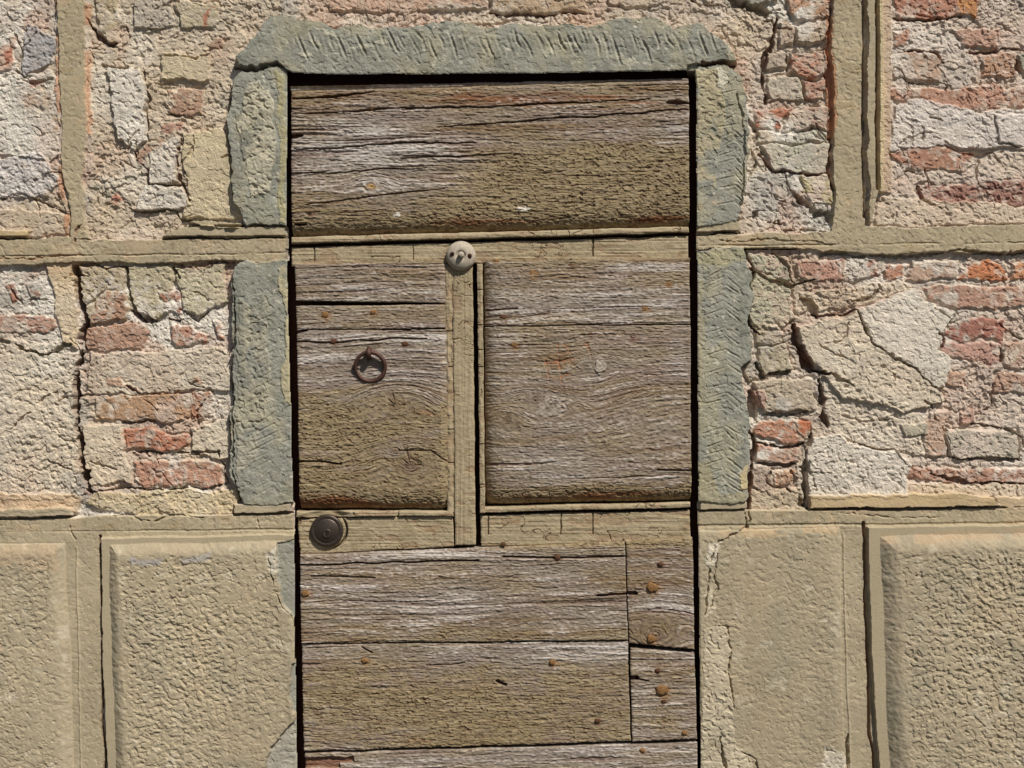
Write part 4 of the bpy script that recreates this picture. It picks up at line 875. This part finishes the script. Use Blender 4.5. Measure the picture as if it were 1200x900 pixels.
# ------------------------------------------------------------------ door hardware
def finish(name, bm, mat, parent, P, Q, Hh, smooth=True, rot=None, label=None):
    """bm is in px units with +z towards the viewer; put it on the door at P, Q, height Hh"""
    bmesh.ops.recalc_face_normals(bm, faces=bm.faces)
    me = bpy.data.meshes.new(name); bm.to_mesh(me); bm.free()
    n = len(me.vertices); co = np.empty(n*3, np.float32); me.vertices.foreach_get('co', co); co = co.reshape(-1, 3)
    co = world(P+co[:, 0], Q-co[:, 1], Hh+co[:, 2]); me.vertices.foreach_set('co', co.astype(np.float32).ravel())
    for pl in me.polygons: pl.use_smooth = smooth
    me.materials.append(mat); me.update()
    o = place(bpy.data.objects.new(name, me), parent)
    if label: o['label'] = label
    return o
def lathe(prof, n=48, wob=0, seed=0, sq=1.0):
    bm = bmesh.new(); rings = []; r_ = np.random.default_rng(seed); wb = 1+wob*r_.uniform(-1, 1, n)
    for r, z in prof:
        if r < 1e-6: rings.append([bm.verts.new((0, 0, z))]); continue
        rings.append([bm.verts.new((r*wb[k]*math.cos(2*math.pi*k/n), r*wb[k]*sq*math.sin(2*math.pi*k/n), z)) for k in range(n)])
    for a, b in zip(rings, rings[1:]):
        if len(a) == 1 and len(b) == 1: continue
        for k in range(n):
            k2 = (k+1) % n
            if len(a) == 1: bm.faces.new((a[0], b[k], b[k2]))
            elif len(b) == 1: bm.faces.new((a[k], b[0], a[k2]))
            else: bm.faces.new((a[k], b[k], b[k2], a[k2]))
    return bm
def tube(pts, rad, n=14, closed=False):
    bm = bmesh.new(); rings = []; m = len(pts)
    pts = [Vector(q) for q in pts]
    for i, q in enumerate(pts):
        if closed: tg = pts[(i+1) % m]-pts[i-1]
        else: tg = pts[min(i+1, m-1)]-pts[max(i-1, 0)]
        tg.normalize(); up = Vector((0, 0, 1)) if abs(tg.z) < .9 else Vector((1, 0, 0))
        s_ = tg.cross(up).normalized(); u_ = s_.cross(tg)
        r = rad(i/m) if callable(rad) else rad
        rings.append([bm.verts.new(q+s_*r*math.cos(2*math.pi*k/n)+u_*r*math.sin(2*math.pi*k/n)) for k in range(n)])
    rg = list(zip(rings, rings[1:]))+([(rings[-1], rings[0])] if closed else [])
    for a, b in rg:
        for k in range(n): bm.faces.new((a[k], b[k], b[(k+1) % n], a[(k+1) % n]))
    if not closed: bm.faces.new(rings[0]); bm.faces.new(rings[-1][::-1])
    return bm
M_IRON = material('rusty iron', .62, attr=False, col=(.085, .038, .026), var=.45, vscale=350, bump=.7, bscale=500, metal=.25, spec=.5)
M_RUST = material('orange rust', .9, attr=False, col=(.22, .115, .042), var=.6, vscale=420, bump=.6)
M_RUSTD = material('brown rust', .9, attr=False, col=(.10, .045, .022), var=.35, vscale=500, bump=.6)
M_LOCK = material('brown lock metal', .42, attr=False, col=(.075, .055, .042), var=.2, vscale=250, bump=.25, metal=.6, spec=.5)
M_BELL = material('dull grey bell metal', .72, attr=False, col=(.42, .36, .28), var=.16, vscale=160, bump=.3, metal=0, spec=.3)
M_BLK = material('painted hole shade', .9, attr=False, col=(.012, .008, .006))  # near-black colour painting the shade inside small holes

# round bell plate on the upper rail
bell = finish('bell_plate', lathe([(0, -1), (17.2, -1), (17.4, 2.2), (16.4, 4.6), (13.5, 7.0), (9, 8.4), (6.2, 8.9), (5.6, 8.3), (5.0, 7.6), (0, 7.4)], 64, .006, 1), M_BELL, door, 540.5, 300.5, 3.0, label='round domed grey bell plate')
bn = finish('bell_button', lathe([(0, 0), (3.4, 0), (3.5, 5.2), (2.9, 6.2), (0, 6.6)], 32), M_BELL, bell, 541, 300, 10)
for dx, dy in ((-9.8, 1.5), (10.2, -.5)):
    finish('screw', lathe([(2.9, -1.2), (2.8, .5), (2.3, .9), (0, .9)], 24), M_RUSTD, bell, 540.5+dx, 300.5-dy, 10.9)
    finish('screw_hole_shade', lathe([(1.9, 0), (1.7, .35), (0, .4)], 16), M_BLK, bell, 540.5+dx, 300.5-dy, 11.7)  # dark disc in place of the shade of a hole
# lock cylinder
lock = finish('lock', lathe([(0, -1), (19.2, -1), (19.4, 1.0), (19.0, 2.6), (18.0, 3.3), (15.2, 3.5), (14.5, 2.9), (14.0, 3.3), (13.2, 3.9), (0, 4.2)], 72, .006, 2, .98), M_LOCK, door, 383.5, 621.5, 1.6, label='round brown cylinder lock with keyhole')
finish('lock_core', lathe([(5.4, 0), (5.2, .9), (4.6, 1.1), (3.6, .8), (0, .8)], 32), M_LOCK, lock, 384, 624.5, 5.7)
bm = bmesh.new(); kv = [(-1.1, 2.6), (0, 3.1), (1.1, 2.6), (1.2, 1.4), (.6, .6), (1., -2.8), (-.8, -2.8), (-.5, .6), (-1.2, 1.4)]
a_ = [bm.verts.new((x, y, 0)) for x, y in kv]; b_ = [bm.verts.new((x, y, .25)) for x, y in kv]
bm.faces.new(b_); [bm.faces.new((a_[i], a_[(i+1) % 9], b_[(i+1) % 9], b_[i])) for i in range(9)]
finish('keyhole', bm, M_BLK, lock, 384, 624.5, 6.6, False)  # raised dark plate, its colour standing for the shade inside the hole
# iron ring pull: ring hangs from a staple
tilt = math.radians(13)
rp = [(17.3*math.cos(a)+.0, 17.3*math.sin(a)*math.cos(tilt), 17.3*math.sin(a)*math.sin(tilt)) for a in np.linspace(0, 2*math.pi, 72, endpoint=False)]
ring = finish('ring_pull', tube(rp, lambda t_: 2.35+.35*math.sin(9*t_)+.2*math.sin(31*t_), 16, True), M_IRON, door, 435, 430, 9.6, label='rusty iron ring pull')
stp = [(-.5+math.sin(b)*1.2, 7.0-11*(1-math.cos(b))*.5, -6+8.6*math.sin(b)*1.6) for b in np.linspace(0, math.pi, 18)]
finish('staple', tube([(0, 9, -8)]+stp[1:-1]+[(0, -5, -8)], 3.0, 14), M_IRON, ring, 433.5, 416, 9.5)
# nails
def nail(x, y, r, hh, mat, k):
    finish('nail_head', lathe([(0, -3), (r*.98, -3), (r*.92, .5), (r*.6, 1.0), (0, 1.1)], 14, .2, k, .85), mat, door, x, y, hh)
for k, (x, y, r, hh, m_) in enumerate(NL_): nail(x, y, r, hh, M_RUSTD if m_ else M_RUST, k)

# ------------------------------------------------------------------ ground in front of the wall (below the picture)
gm = material('worn paving', .9, attr=False, col=(.06, .056, .05), var=.3, vscale=6, bump=.5, bscale=60, bdist=.01)
bm = bmesh.new(); bmesh.ops.create_grid(bm, x_segments=40, y_segments=40, size=40)
me = bpy.data.meshes.new('pavement'); bm.to_mesh(me); bm.free(); me.materials.append(gm)
g = bpy.data.objects.new('pavement', me); sc.collection.objects.link(g); g['kind'] = 'structure'
g['label'] = 'worn stone paving in front of the wall'
